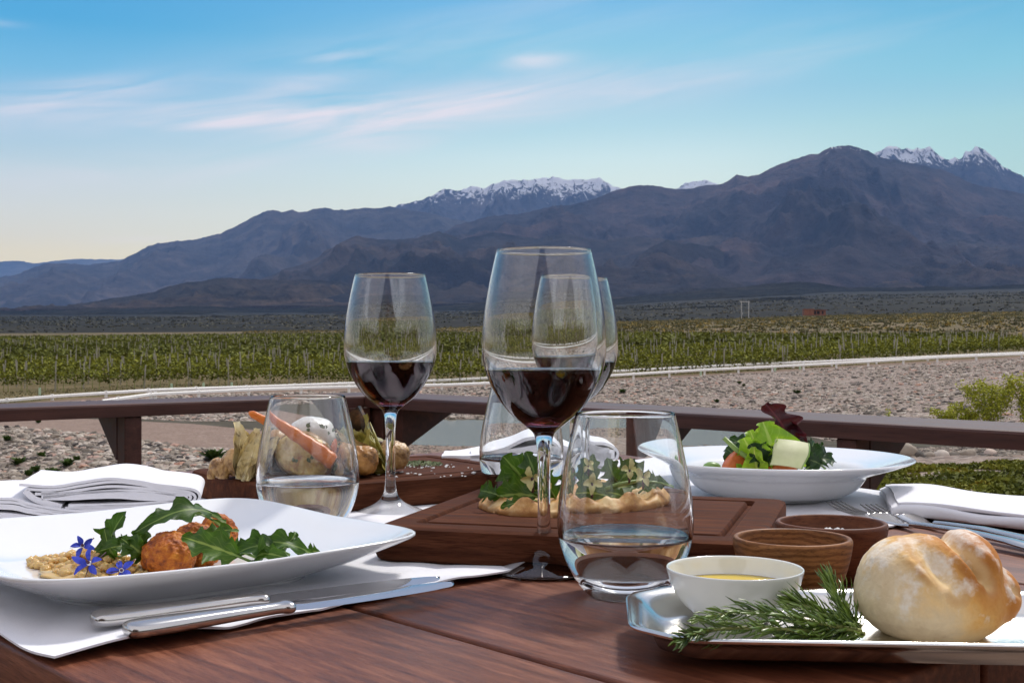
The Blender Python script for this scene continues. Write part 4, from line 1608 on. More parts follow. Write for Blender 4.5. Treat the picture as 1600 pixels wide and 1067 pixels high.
for px in (985, 1318, 1760):
    s = solve(px, 0)
    rpost(UD * s + ND * 0.01, UD, ND)
    bracket(UD * s + ND * 0.01, UD, ND, top=0.20)
for px in (211, -250):
    s = solve(px, 1)
    rpost(-ND * s - UD * 0.01, ND, -UD)
    bracket(-ND * s - UD * 0.01, ND, -UD, top=0.175)
# corner: doubled post with gussets both ways
rpost(UD * 0.02 + ND * 0.02, UD, ND, w=0.085)
bracket(UD * 0.09 + ND * 0.02, UD, ND, w=0.02, top=0.24, drop=0.12, thick=0.09)
bracket(-ND * 0.03 - UD * 0.0, ND, -UD, w=-0.02, top=0.22, drop=0.12, thick=0.07)
mb = MB()
s = solve(1118, 0)
tube(mb, [UD * s + ND * 0.12 + ZV * 0.0, UD * s + ND * 0.12 + ZV * (rt - capt - deck_z)], 0.004, 8)
mb.build("rod", M['cable'], rail)

# ------------------------------------------------------------------ table
T0, T1, N0, N1 = -1.44, -0.313, 0.231, 1.185
gaps = [0.4216, 0.611, 0.801, 0.99]
table = empty("dining_table", UN((T0 + T1) / 2, (N0 + N1) / 2, deck_z))
tag(table, "reddish brown plank dining table laid for lunch on the deck", "table")
edges = [N0] + gaps + [N1]
angU = math.atan2(UD.y, UD.x)
tb_org = UN((T0 + T1) / 2, (N0 + N1) / 2, deck_z)
for i in range(5):
    a, b = edges[i] + (0.0022 if i else 0), edges[i + 1] - (0.0022 if i < 4 else 0)
    mb = MB()
    rbox(mb, (0, 0, -0.014), (T1 - T0, b - a, 0.028), 0.003, seg=3)
    o = mb.build("plank", M['table'], table, smooth=True, sharp=50)
    c = UN((T0 + T1) / 2 + 0.0001 * i, (a + b) / 2, 0) - tb_org
    o.location = c
    o.rotation_euler = (0, 0, angU)
mb = MB()
for nn in (N0 + 0.05, N1 - 0.05):
    rbox(mb, UN((T0 + T1) / 2, nn, -0.068) - tb_org, (T1 - T0 - 0.12, 0.025, 0.078), 0.002, AX, 1)
for uu in (T0 + 0.05, T1 - 0.05):
    rbox(mb, UN(uu, (N0 + N1) / 2, -0.068) - tb_org, (0.025, N1 - N0 - 0.13, 0.078), 0.002, AX, 1)
mb.build("apron", M['board'], table, smooth=False)
for uu in (T0 + 0.08, T1 - 0.08):
    for nn in (N0 + 0.08, N1 - 0.08):
        mb = MB()
        rbox(mb, UN(uu, nn, -0.39) - tb_org, (0.06, 0.06, 0.72), 0.003, AX, 1)
        mb.build("leg", M['board'], table, smooth=False)


# ------------------------------------------------------------------ cloths
def draped_sheet(name, corners, label, cat, group=None, th=0.0012, z0=0.0015, nu=60, nv=60, wav=0.0025, seed=3, edge_lift=0.004, inplane=0.006, hem=True):
    """thin cloth lying flat: corners counter-clockwise in plan."""
    c = [Vector(q) for q in corners]
    c = [Vector((q.x, q.y, 0)) for q in c]
    org = (c[0] + c[1] + c[2] + c[3]) / 4
    top, bot = [], []
    for i in range(nu + 1):
        for j in range(nv + 1):
            u_, v_ = i / nu, j / nv
            p = (c[0] * (1 - u_) + c[1] * u_) * (1 - v_) + (c[3] * (1 - u_) + c[2] * u_) * v_
            ed = min(u_, 1 - u_, v_, 1 - v_)
            f = mnoise.noise(Vector((p.x * 14, p.y * 14, seed)))
            g = mnoise.noise(Vector((p.x * 34, p.y * 34, seed + 9)))
            e = max(0, 1 - ed / 0.10)
            z = z0 + wav * max(0, f * 0.9 + 0.25) * 0.8 + 0.0022 * abs(mnoise.noise(Vector((p.x * 5 + p.y * 9, p.x * 22 - p.y * 6, seed + 3)))) + (edge_lift * max(0, f + 0.25) + 0.0012 * max(0, g)) * e
            q = p + Vector((mnoise.noise(Vector((p.x * 9, p.y * 9, seed + 20))), mnoise.noise(Vector((p.x * 9, p.y * 9, seed + 40))), 0)) * inplane * e
            top.append(q - org + ZV * (z + th))
            bot.append(q - org + ZV * z)
    n = nv + 1
    vs = top + bot
    N_ = len(top)
    fs = []
    for i in range(nu):
        for j in range(nv):
            a = i * n + j
            fs.append((a, a + n, a + n + 1, a + 1))
            fs.append((N_ + a, N_ + a + 1, N_ + a + n + 1, N_ + a + n))
    for i in range(nu):
        a = i * n
        fs.append((a + n, a, N_ + a, N_ + a + n))
        a = i * n + nv
        fs.append((a, a + n, N_ + a + n, N_ + a))
    for j in range(nv):
        a = j
        fs.append((a, a + 1, N_ + a + 1, N_ + a))
        a = nu * n + j
        fs.append((a + 1, a, N_ + a, N_ + a + 1))
    mb = MB()
    mb.add(vs, fs)
    o = mb.build(name, M['cloth'], None, True, 60)
    o.location = org
    tag(o, label, cat, group)
    return o


pa, pb = P(92, 1041), P(832, 893)
wd = Vector((-0.727, 0.687, 0)) * 0.44
draped_sheet("placemat", [pa, pb, pb + wd, pa + wd], "white cloth placemat under the square plate and the two knives", "placemat", "white cloth placemats", seed=3, nu=90, nv=90, wav=0.004, edge_lift=0.006, inplane=0.012)
draped_sheet("placemat", [UN(-1.22, 0.52), UN(-0.80, 0.52), UN(-0.80, 0.90), UN(-1.22, 0.90)], "white cloth placemat showing between the farther water glass and the flatbread board", "placemat", "white cloth placemats", seed=8)
draped_sheet("placemat", [UN(-1.03, 0.80), UN(-0.572, 0.80), UN(-0.572, 1.178), UN(-1.03, 1.178)], "white cloth placemat under the salad bowl and the forks", "placemat", "white cloth placemats", seed=12, wav=0.003)


def ribbon_mesh(mb, path, th, toP, depth, nseg=24, wob=0.0015, seed=0, sub=7, taper=0.0, lean=0.0):
    """folded cloth layer: path = 2D points (s, z) in metres, swept along depth (unit param 0..depth)."""
    pts = catmull(path, sub)
    n = len(pts)
    L, Rr = [], []
    for i, p in enumerate(pts):
        t = pts[min(i + 1, n - 1)] - pts[max(i - 1, 0)]
        t = t / (np.linalg.norm(t) + 1e-9)
        nn = np.array([-t[1], t[0]])
        k = th / 2
        L.append(p + nn * k)
        Rr.append(p - nn * k)
    # rounded cut edges at both ends of the section
    loop = L + Rr[::-1]
    m = len(loop)
    rings = []
    for j in range(nseg + 1):
        y = depth * j / nseg
        v = j / nseg
        ring = []
        for q in loop:
            w1 = mnoise.noise(Vector((q[0] * 16, y * 16, seed)))
            w2 = mnoise.noise(Vector((q[0] * 40, y * 30, seed + 5 + q[1] * 30)))
            z = q[1] + wob * (w1 + 0.45 * w2) * min(1.0, q[1] / 0.008 + 0.15)
            s = q[0] + 0.7 * wob * mnoise.noise(Vector((q[1] * 40, y * 20, seed + 30)))
            z *= (1 - taper * v)
            ring.append(toP(s + lean * y, y, max(z, 0.0006)))
        rings.append(ring)
    stack(mb, rings)


def napkin(name, ribs, d0, ax_s, ax_y, depth, label, group, seed, pxd=1.05, **kw):
    """ribs: list of (pixel path, thickness px); pixels are read at distance pxd."""
    mb = MB()
    org = Vector(d0)

    def toP(s, y, z):
        return ax_s * s + ax_y * y + ZV * z
    for i, (path, th) in enumerate(ribs):
        pp_ = [((px - CX) / F * pxd - org.x, ZC - (py - CY) / F * pxd) for px, py in path]
        ribbon_mesh(mb, pp_, th / F * pxd, toP, depth, seed=seed + i, **kw)
    o = mb.build(name, M['cloth'], None, True, 55)
    o.location = org
    tag(o, label, "napkin", group)
    return o


axs = Vector((0.995, 0.10, 0)).normalized()
axy = Vector((-0.10, 0.995, 0)).normalized()
dn = 1.02
org = Vector(((0 - CX) / F * dn, dn, 0))
lowr = []
for q in range(4):
    lowr.append(([(-110, 779 + 5 * q), (0, 779 + 5 * q), (26, 781 + 5 * q), (48, 789 + 4 * q), (120, 801 + 3 * q), (230, 801 + 3 * q), (284 - 5 * q, 806 + 2.5 * q), (292 - 6 * q, 814), (282 - 6 * q, 824 - 2 * q), (200, 829 - 2.6 * q), (90, 828 - 1.8 * q), (0, 832 - 3.5 * q), (-110, 834 - 3.5 * q)], 4.2))
lowr.append(([(-110, 805), (0, 805), (80, 812), (200, 814), (262, 814)], 8))
lowr.append(([(-110, 838), (0, 838), (120, 836), (240, 836)], 4.2))
napkin("folded_napkin", lowr, org, axs, axy, 0.13, "lower folded white napkin of the stack at the left picture edge", "folded white napkins", 4, pxd=dn, wob=0.0012, lean=-0.1)
upr = []
for q in range(4):
    upr.append(([(86 + 5 * q, 803 - 3.6 * q), (180, 801 - 3.4 * q), (268 - 5 * q, 797 - 3.0 * q), (296 - 6 * q, 791 - 2 * q), (304 - 7 * q, 781), (296 - 7 * q, 771 + 2.4 * q), (268 - 5 * q, 765 + 3.4 * q), (235, 761 + 3.8 * q), (205, 754 + 5 * q), (165, 750 + 6.5 * q),
                 (120, 756 + 5.5 * q), (80, 761 + 5.5 * q), (26 + 12 * q, 758 + 7 * q)], 4.3))
upr.append(([(60, 776), (110, 777), (165, 775), (220, 779), (266, 782)], 13))
upr.append(([(34, 768), (52, 783), (90, 795)], 9))
napkin("folded_napkin", upr, org + axy * 0.004, axs, axy, 0.115, "upper napkin with a rolled fold lying on the left napkin stack", "folded white napkins", 14, pxd=dn, wob=0.0012, lean=-0.12)

# middle napkin behind the glasses
dn = 1.40
org = Vector(((830 - CX) / F * dn, dn, 0))
napkin("folded_napkin", [
    ([(690, 716), (740, 714), (790, 703), (828, 689), (862, 691), (900, 704), (935, 709), (956, 717), (963, 727), (958, 737)], 5),
    ([(700, 737), (830, 738), (955, 738)], 6),
    ([(840, 730), (900, 732), (950, 732)], 10),
    ([(735, 722), (800, 716), (860, 709), (920, 722), (945, 724)], 20),
    ([(850, 706), (900, 716), (940, 722), (957, 724)], 15),
    ([(860, 720), (900, 726), (950, 729)], 12),
    ([(712, 722), (705, 730), (730, 736), (850, 740), (950, 742)], 6),
    ([(690, 730), (760, 745), (850, 750), (960, 750)], 8),
], org, Vector((1, 0.02, 0)).normalized(), Vector((-0.02, 1, 0)).normalized(), 0.10, "humped white napkin behind the farther wine glasses", "folded white napkins", 24, pxd=dn, wob=0.003)

# right napkin over the fork handles
mb = MB()
org = P(1500, 822)
sdir = (P(1640, 842) - P(1388, 812)).normalized()
ddir = Vector((0.25, 1.0, 0)).normalized()
left = P(1392, 812) - org
for th_, zlo, zhi, dep, sh in ((0, 0.0050, 0.0150, 0.20, 0), (1, 0.0152, 0.0182, 0.185, 0.007)):
    rings = []
    ln = 0.34
    for j in range(41):
        s = ln * j / 40
        hump = 0.0045 * math.exp(-((s - 0.05) / 0.035) ** 2) + 0.0035 * math.exp(-((s - 0.20) / 0.07) ** 2) - 0.001
        endt = min(1.0, (s + 0.006) / 0.009)
        ring = []
        prof = []
        for i in range(13):      # rounded front fold
            a = math.pi * (-0.5 + i / 12)
            prof.append((-math.cos(a) * (zhi - zlo) * 0.55, zlo + (zhi - zlo) * (0.5 + 0.5 * math.sin(a)), 0.0 if i < 6 else 0.35))
        for i in range(1, 15):
            t = i / 14
            prof.append((dep * t, zhi, t ** 0.6))
        for i in range(8):
            t = 1 - i / 8
            prof.append((dep * t * 0.999, zlo, 0))
        for y, z, hw in prof:
            w1 = mnoise.noise(Vector((s * 18, y * 18, 60 + th_)))
            zz = (z - zlo) * endt + zlo + (hump * min(1, hw + 0.1) + 0.0022 * w1 * (z > zlo + 0.002))
            if y > dep * 0.6:
                zz -= (y / dep - 0.6) * (0.012)
            ring.append(left + sdir * (s + sh + 0.003 * mnoise.noise(Vector((y * 20, z * 50, 3)))) + ddir * y + ZV * max(zz, 0.004))
        rings.append(ring)
    stack(mb, rings)
o = mb.build("folded_napkin", M['cloth'], None, True, 60)
o.location = org
tag(o, "thick folded white napkin resting on the fork handles at the right edge", "napkin", "folded white napkins")

# ------------------------------------------------------------------ glassware
SC = 0.856 / F


def wine_glass(px, py, level, label, first=None):
    base = P(px, py)
    root = empty("wine_glass", base)
    tag(root, label, "wine glass", "stemmed glasses of red wine")
    outer = [(0, 0.0006), (60, 0.0004), (73, 0.0002), (76, 0.0014), (75, 0.0028), (62, 0.0052), (40, 0.0092), (24, 0.0140), (15, 0.0205), (12, 0.027), (10.4, 0.037), (9.8, 0.052), (10.0, 0.070), (10.8, 0.083), (12.8, 0.0925), (17, 0.0985), (25, 0.1020), (36, 0.1060),
             (50, 0.1110), (64, 0.1180), (77, 0.1270), (87, 0.1360), (94, 0.1460), (97.3, 0.1560), (97.0, 0.1680), (93.5, 0.1840), (87.5, 0.2000), (80, 0.2160), (74, 0.2270)]
    out = [(r * SC, z) for r, z in outer]
    o1 = smooth_profile(out[1:], 4)
    # inner wall: thin at the rim, thickening slowly downwards
    top = [q for q in smooth_profile(out[18:], 4)]
    inner = []
    for i, (r, z) in enumerate(top):
        a = top[max(i - 1, 0)]
        b = top[min(i + 1, len(top) - 1)]
        tx, tz = b[0] - a[0], b[1] - a[1]
        l_ = math.hypot(tx, tz)
        nx, nz = -tz / l_, tx / l_
        th = 0.00065 + 0.0012 * max(0.0, 1 - (z - 0.11) / 0.117) ** 1.3
        inner.append((r + nx * th, z + nz * th))
    inner = [(r, z) for r, z in inner if r > 0.001]
    bot = inner[0]
    floor_ = [(bot[0] * q, bot[1] - 0.0032 * (1 - q * q)) for q in (0.85, 0.6, 0.3)] + [(0, bot[1] - 0.0034)]
    rim = [(out[-1][0] - 0.0001, out[-1][1] + 0.0003), (out[-1][0] - 0.00045, out[-1][1] + 0.0003)]
    prof = [(0, 0.0009)] + [out[1]] + o1[1:] + rim + inner[::-1] + floor_
    mb = lathe(prof, 96)
    mb.build("glass", M['glass'], root)
    liq = [q for q in inner if q[1] < level]
    la, lb = liq[-1], inner[len(liq)]
    t = (level - la[1]) / (lb[1] - la[1])
    rl = la[0] + (lb[0] - la[0]) * t
    e = 0.00012
    lp = [(0, floor_[-1][1] - e)] + [(r + e, z - e) for r, z in floor_[:-1][::-1]] + [(r + e, z) for r, z in liq] + [(rl + e, level + 0.0002), (rl - 0.0006, level), (0, level - 0.0002)]
    mb = lathe(lp, 96)
    mb.build("red_wine", M['wine'], root)
    return root


wine_glass(850, 895, 0.1432, "tall nearest glass of red wine between the flatbread and the water glass")
wine_glass(610, 804, 0.1445, "glass of red wine left of the tall one beside the roasted vegetables")
wine_glass(897, 790, 0.1435, "half hidden glass of red wine seen through and behind the nearest wine glass")


def tumbler(px, py, level, label):
    base = P(px, py)
    root = empty("water_glass", base)
    tag(root, label, "water glass", "stemless glasses of water")
    k = 0.7795 / F
    outer = [(0, 0.0008), (40, 0.0003), (54, 0.0004), (60, 0.0018), (70, 0.0060), (84, 0.0145), (96, 0.0250), (104, 0.0370), (106.3, 0.0470), (105, 0.0580), (100.5, 0.0720), (93, 0.0880), (85, 0.1030), (77, 0.1170)]
    out = [(r * k, z) for r, z in outer]
    o1 = smooth_profile(out[1:], 5)
    top = [q for q in smooth_profile(out[5:], 5)]
    inner = []
    for i, (r, z) in enumerate(top):
        a = top[max(i - 1, 0)]
        b = top[min(i + 1, len(top) - 1)]
        tx, tz = b[0] - a[0], b[1] - a[1]
        l_ = math.hypot(tx, tz)
        th = 0.0009 + 0.0021 * max(0.0, 1 - (z - 0.012) / 0.105) ** 1.2
        inner.append((r - tz / l_ * th, z + tx / l_ * th))
    bot = inner[0]
    floor_ = [(bot[0] * q, bot[1] - 0.0062 * (1 - q ** 2.4)) for q in (0.94, 0.86, 0.74, 0.55, 0.3)] + [(0, bot[1] - 0.0064)]
    rim = [(out[-1][0] - 0.0002, out[-1][1] + 0.0004), (out[-1][0] - 0.0007, out[-1][1] + 0.0004)]
    mb = lathe([(0, 0.0012)] + [out[1]] + o1[1:] + rim + inner[::-1] + floor_, 96)
    mb.build("glass", M['glass'], root)
    liq = [q for q in inner if q[1] < level]
    la, lb = liq[-1], inner[len(liq)]
    t = (level - la[1]) / (lb[1] - la[1])
    rl = la[0] + (lb[0] - la[0]) * t
    e = 0.00012
    lp = [(0, floor_[-1][1] - e)] + [(r + e, z - e) for r, z in floor_[:-1][::-1]] + [(r + e, z) for r, z in liq] + [(rl + e, level + 0.0006), (rl - 0.0009, level + 0.0001), (0, level)]
    lathe(lp, 96).build("water", M['water'], root)
    return root


tumbler(977, 930, 0.0385, "nearest stemless water glass beside the silver tray")
tumbler(481, 833, 0.0440, "stemless water glass behind the square plate on the left")
tumbler(815, 783, 0.0450, "stemless water glass in the back between the two boards")


# ------------------------------------------------------------------ boards
def board(corner_px, name, label, hx, hy, rot, centre, th, mat, inset=0.024):
    mb = MB()
    rings = []

    def rr(ins, z, r):
        return [(x, y, z) for x, y in rrect(hx - ins, hy - ins, max(r, 0.001), 8)]
    r0 = 0.012
    rings += [rr(0.004, 0.0, r0 - .003), rr(0.001, 0.002, r0), rr(0.0, 0.005, r0), rr(0.0, th - 0.005, r0), rr(0.001, th - 0.0018, r0), rr(0.0045, th - 0.0002, r0 - .003), rr(0.008, th, r0 - .005),
              rr(inset, th, 0.006), rr(inset + 0.0012, th - 0.0012, 0.005), rr(inset + 0.002, th - 0.004, 0.005), rr(inset + 0.006, th - 0.0042, 0.004), rr(inset + 0.0068, th - 0.0012, 0.004), rr(inset + 0.008, th, 0.004)]
    stack(mb, rings)
    o = mb.build(name, mat, None, True, 35)
    o.location = centre
    o.rotation_euler = (0, 0, rot)
    tag(o, label, "serving board", "dark wooden serving boards")
    return o


BZ = 0.029
fl, fr = P(567, 819, BZ), P(1172, 850, BZ)
bl = P(757, 763, BZ)
br = P(1243, 778, BZ)
c2 = (fl + fr + bl + br) / 4
dirx = ((fr - fl) + (br - bl)).normalized()
hx = ((fr - fl).length + (br - bl).length) / 4
hy = ((bl - fl).length + (br - fr).length) / 4
B2rot = math.atan2(dirx.y, dirx.x)
board(None, "serving_board", "dark wooden board carrying the flatbread in the middle of the table", hx, hy, B2rot, Vector((c2.x, c2.y, 0.0032)), BZ - 0.0032, M['board'])
print("board2", hx, hy, c2)
# roasted vegetable board
VZ = 0.031
near = P(432, 762, VZ)
lft = P(226, 741, VZ)
rgt = P(775, 737, VZ)
d1 = (rgt - near)
rot1 = math.atan2(d1.y, d1.x)
print("board1", near, lft, rgt, (lft - near).length, d1.length)
e1 = Vector((math.cos(rot1), math.sin(rot1), 0))
e2 = Vector((-e1.y, e1.x, 0))
V_W, V_H = 0.30, 0.215
cv = near + e1 * (V_W / 2 - 0.004) + e2 * (V_H / 2 - 0.004)
board(None, "serving_board", "dark wooden board carrying the roasted vegetables at the back left", V_W / 2, V_H / 2, rot1, Vector((cv.x, cv.y, 0.0032)), VZ - 0.0032, M['board'], inset=0.018)


# ------------------------------------------------------------------ square plate
def plate():
    mb = MB()
    h = 0.139
    e = 6.2
    # (scale, z): underside from the foot out to the rim, then the eating surface inwards
    und = [(0.56, 0.0005, 4), (0.60, 0.0005, 4), (0.615, 0.0030, 4), (0.66, 0.0055, 4.2), (0.78, 0.0125, 4.6), (0.90, 0.0200, 5), (0.985, 0.0262, e), (1.0, 0.0280, e), (0.995, 0.0292, e), (0.982, 0.0290, e), (0.93, 0.0262, e),
           (0.84, 0.0205, 5), (0.74, 0.0145, 4.4), (0.66, 0.0100, 4), (0.58, 0.0080, 3.6), (0.45, 0.0073, 3.2), (0.25, 0.0070, 2.6), (0.08, 0.0070, 2.2)]
    pts = catmull([(a, b, c) for a, b, c in und], 3)
    rings = [[(x, y, z + 0.0035 * (max(0, s - 0.7) / 0.3) ** 2 * ((abs(x) * abs(y)) / (h * h)) ** 1.2) for x, y in squircle(h * s, ex, 120)] for s, z, ex in pts]
    stack(mb, rings)
    return mb


PC = Vector((-0.240, 0.828, 0.0028))
pl = plate().build("square_plate", M['china'], None, True, 60, loc=PC, rot=(0, 0, math.atan2(ND.y, ND.x) - 0.02))
tag(pl, "large white square plate with rounded corners on the left placemat", "plate")


# ------------------------------------------------------------------ leaves
def leaf(mb, p0, p1, W, kind="arugula", arch=0.008, face=(0, -0.55, 0.83), cup=0.25, seed=0, ruffle=0.0, n=22, m=8, mi=0, stem_mi=None, droop=0.0, tw=0.0):
    """one leaf blade from p0 to p1 with its upper side turned to `face`."""
    r = random.Random(seed)
    p0, p1, fc = Vector(p0), Vector(p1), Vector(face).normalized()
    L = (p1 - p0)
    ln = L.length
    t = L.normalized()
    side = t.cross(fc).normalized()
    nrm = side.cross(t).normalized()
    ph = r.random() * 6
    vs, uv, fs = [], [], []
    for i in range(n + 1):
        u_ = i / n
        if kind == "arugula":
            st = 0.20
            if u_ < st:
                w = 0.07
            else:
                q = (u_ - st) / (1 - st)
                env = math.sin(math.pi * min(1, q ** 0.75 * 0.98 + 0.02)) ** 0.7
                lob = 1 - 0.62 * (0.5 + 0.5 * math.cos(q * 6.283 * 3.6 + 0.6)) * (1 - q * 0.55)
                w = max(0.05, env * lob)
        elif kind == "lettuce":
            w = (math.sin(math.pi * min(1, u_ ** 0.55)) ** 0.6) * 0.95 + 0.05 if u_ < 0.98 else 0.3
        elif kind == "petal":
            w = math.sin(math.pi * min(1, 0.06 + 0.9 * u_ ** 0.9)) ** 0.8
        else:
            w = max(0.04, math.sin(math.pi * u_ ** 0.8) ** 0.8)
        for j in range(m + 1):
            s = j / m * 2 - 1
            off = abs(s)
            jag = 1.0
            if kind == "arugula" and off > 0.7:
                jag = 1 + 0.16 * math.sin(u_ * 46 + (3 if s > 0 else 0) + ph)
            x = W / 2 * w * s * jag
            # lobes point slightly forwards
            fwd = (0.14 * W * off * w) if kind == "arugula" else 0
            a = tw * u_
            z = arch * math.sin(math.pi * u_) + cup * W * 0.5 * w * (s * s) - droop * u_ * u_ + ruffle * (off ** 1.5) * math.sin(u_ * 17 + s * 2.2 + ph) + 0.02 * W * math.sin(u_ * 21 + ph) * off
            d = side * (x * math.cos(a)) + nrm * (x * math.sin(a) + z)
            vs.append(p0 + L * u_ + t * fwd + d)
            uv.append((u_ + 0.001, j / m + 0.0001))
    for i in range(n):
        for j in range(m):
            a = i * (m + 1) + j
            fs.append((a, a + 1, a + m + 2, a + m + 1))
    mb.add(vs, fs, mi, uv)
    if kind == "arugula":
        k = [p0 + L * q + nrm * (arch * math.sin(math.pi * q) - droop * q * q - 0.0006) for q in (0, 0.12, 0.25, 0.45, 0.65, 0.85)]
        tube(mb, k, [0.0011, 0.0010, 0.0009, 0.0007, 0.0005, 0.0002], 6, stem_mi if stem_mi is not None else mi)
    return mb


def leaf_thing(name, specs, mats, label, cat, group=None):
    mb = MB()
    for sp in specs:
        leaf(mb, **sp)
    o = mb.build(name, mats, None, True)
    # put the origin at the leaf
    c = Vector(np.mean(np.array([v for v in mb.v]), axis=0))
    o.data.transform(Matrix.Translation(-c))
    o.location = c
    tag(o, label, cat, group)
    return o


def blob(name, mb_fn, mat, label, cat, group=None, **kw):
    pass


def implicit(dirs, lobes, k=0.004, centre=(0, 0, 0.02), rmax=0.08):
    """distance from the centre along each direction to a smooth union of ellipsoids."""
    C = np.array(centre)
    lo, hi = np.zeros(len(dirs)), np.full(len(dirs), rmax)

    def f(Pn):
        acc = None
        for c, rr in lobes:
            q = (Pn - np.array(c)) / np.array(rr)
            l_ = np.linalg.norm(q, axis=1)
            g = np.linalg.norm(q / np.array(rr), axis=1) + 1e-9
            d = l_ * (l_ - 1) / g
            if acc is None:
                acc = d
            else:
                h = np.clip(0.5 + 0.5 * (acc - d) / k, 0, 1)
                acc = acc * (1 - h) + d * h - k * h * (1 - h)
        return acc
    for _ in range(26):
        mid = (lo + hi) / 2
        ins = f(C + dirs * mid[:, None]) < 0
        lo = np.where(ins, mid, lo)
        hi = np.where(ins, hi, mid)
    return C + dirs * hi[:, None]


def sphere_mesh(sub):
    bm = bmesh.new()
    bmesh.ops.create_icosphere(bm, subdivisions=sub, radius=1)
    V = np.array([v.co[:] for v in bm.verts])
    Fq = np.array([[v.index for v in f.verts] for f in bm.faces])
    bm.free()
    return V, Fq


def lump(name, lobes, mat, loc, label=None, cat=None, group=None, sub=5, k=0.004, centre=None, rough=0.0, rs_=40, rotz=0.0, seed=0, post=None, parent=None, flat0=True, rmax=0.1):
    D, Fq = sphere_mesh(sub)
    centre = centre or lobes[0][0]
    Pn = implicit(D, lobes, k, centre, rmax)
    if rough:
        for i in range(len(Pn)):
            v = Vector(Pn[i] * rs_) + Vector((seed * 3.1, 0, 0))
            Pn[i] += D[i] * rough * (mnoise.fractal(v, 0.8, 2.0, 4))
    if post is not None:
        Pn = post(Pn, D)
    if flat0:
        Pn[:, 2] = np.maximum(Pn[:, 2], 0.0)
    o = np_mesh(name, Pn, Fq, mat, smooth=True, parent=parent)
    o.location = loc
    o.rotation_euler = (0, 0, rotz)
    if label:
        tag(o, label, cat, group)
    return o


# ------------------------------------------------------------------ food on the square plate
PZ = PC.z + 0.0072
E3 = lambda px, py, d: Q(px, py, d)
cro = [
    ("biggest orange breadcrumb croquette at the front of the pile on the square plate", (263, 899), 0, (0.0172, 0.019, 0.0148), 0.3),
    ("orange croquette half hidden between the front one and the rear one", (310, 884), 0, (0.0150, 0.017, 0.0150), 1.2),
    ("rear orange croquette sticking up behind the rocket leaves", (343, 868), 0, (0.0118, 0.013, 0.0155), 2.2),
]
for i, (lb, (px, py), d, rr, sd) in enumerate(cro):
    c = P(px, py, PZ)
    c.z = PZ - 0.001
    lump("croquette", [((0, 0, rr[2] * 0.93), rr), ((0.003 * (-1) ** i, 0.002, rr[2] * 1.05), (rr[0] * 0.8, rr[1] * 0.8, rr[2] * 0.95))], M['crumb'], c, lb, "croquette", "orange croquettes on the square plate", sub=6, rough=0.0012, rs_=260, seed=i, rotz=sd)

# jelly crystals
jr = random.Random(4)
jm = MB()
D2, F2_ = sphere_mesh(1)
for i in range(700):
    a = jr.random()
    ang = jr.random() * 6.283
    rr = math.sqrt(a)
    px_c = 145 + 98 * rr * math.cos(ang)
    d = 0.812 - 0.040 * rr * math.sin(ang) - (px_c - 145) * 0.00018
    x = (px_c - CX) / F * d
    hgt = 0.013 * max(0.12, 1 - rr ** 1.7) * (0.55 + 0.45 * math.cos((px_c - 160) / 60))
    z = PZ + 0.001 + jr.random() * max(hgt, 0.002)
    s = 0.0018 + 0.0020 * jr.random()
    q = np.array([jr.gauss(0, 1) for _ in range(3)])
    V = D2 * (0.75 + 0.5 * np.array([[jr.random()] for _ in D2])) * np.array([1, 0.75 + 0.5 * jr.random(), 0.75]) * s
    jm.add([tuple(v + np.array([x, d, z])) for v in V], [tuple(f) for f in F2_])
# a continuous low bed under the crystals
V, Fq = sphere_mesh(4)
Vb = V.copy()
for i, v in enumerate(V):
    n = mnoise.fractal(Vector(v * 2.6), 0.9, 2, 4)
    Vb[i] = np.array([v[0] * 0.0365 * (1 + 0.15 * n), v[1] * 0.038 * (1 + 0.15 * n), max(v[2], 0) * (0.0050 + 0.004 * n)]) + np.array([-0.2790, 0.812, PZ])
jm.add([tuple(v) for v in Vb], [tuple(f) for f in Fq])
o = jm.build("jelly_heap", M['jelly'], None, True)
tag(o, "heap of amber jelly crystals at the left end of the square plate", "jelly")


def borage(c, size, seed, face, label):
    r = random.Random(seed)
    root = empty("borage_flower", c)
    tag(root, label, "flower", "blue flowers on the amber jelly")
    fc = Vector(face).normalized()
    a = fc.orthogonal().normalized()
    b = fc.cross(a)
    for i in range(5):
        th = 2 * math.pi * (i + 0.2 * r.random()) / 5 + seed
        dr = a * math.cos(th) + b * math.sin(th)
        mb = MB()
        ln = size * (0.9 + 0.25 * r.random())
        leaf(mb, dr * size * 0.12, dr * ln * r.uniform(.7, 1.05) + fc * (size * 0.45 * r.uniform(-1, 1)), size * 0.42, "petal", arch=size * 0.10, face=fc + Vector((r.uniform(-.5, .5), r.uniform(-.2, .2), r.uniform(-.5, .5))), cup=0.6, seed=seed + i, n=10, m=4)
        mb.build("petal", M['petal_blue'], root)
    mb = MB()
    tube(mb, [fc * size * 0.02, fc * size * 0.25, fc * size * 0.55], [size * 0.13, size * 0.10, size * 0.02], 8)
    for i in range(5):
        th = 2 * math.pi * i / 5 + 0.6
        dr = a * math.cos(th) + b * math.sin(th)
        tube(mb, [dr * size * 0.10, dr * size * 0.5 - fc * size * 0.04, dr * size * 0.9 - fc * size * 0.02], [size * 0.05, size * 0.035, size * 0.008], 5)
    mb.build("stamen", M['anther'], root)
    D_, F_ = sphere_mesh(2)
    mb = MB()
    mb.add([tuple(v * size * 0.16 + np.array(fc) * size * 0.06) for v in D_], [tuple(f) for f in F_])
    mb.build("flower_centre", M['cheese'], root)
    mb = MB()
    tube(mb, [Vector((0, 0, 0)), -fc * size * 0.3 - a * size * 0.4, -fc * size * 0.35 - a * size * 1.1], size * 0.045, 6)
    mb.build("flower_stalk", M['anther'], root)
    return root


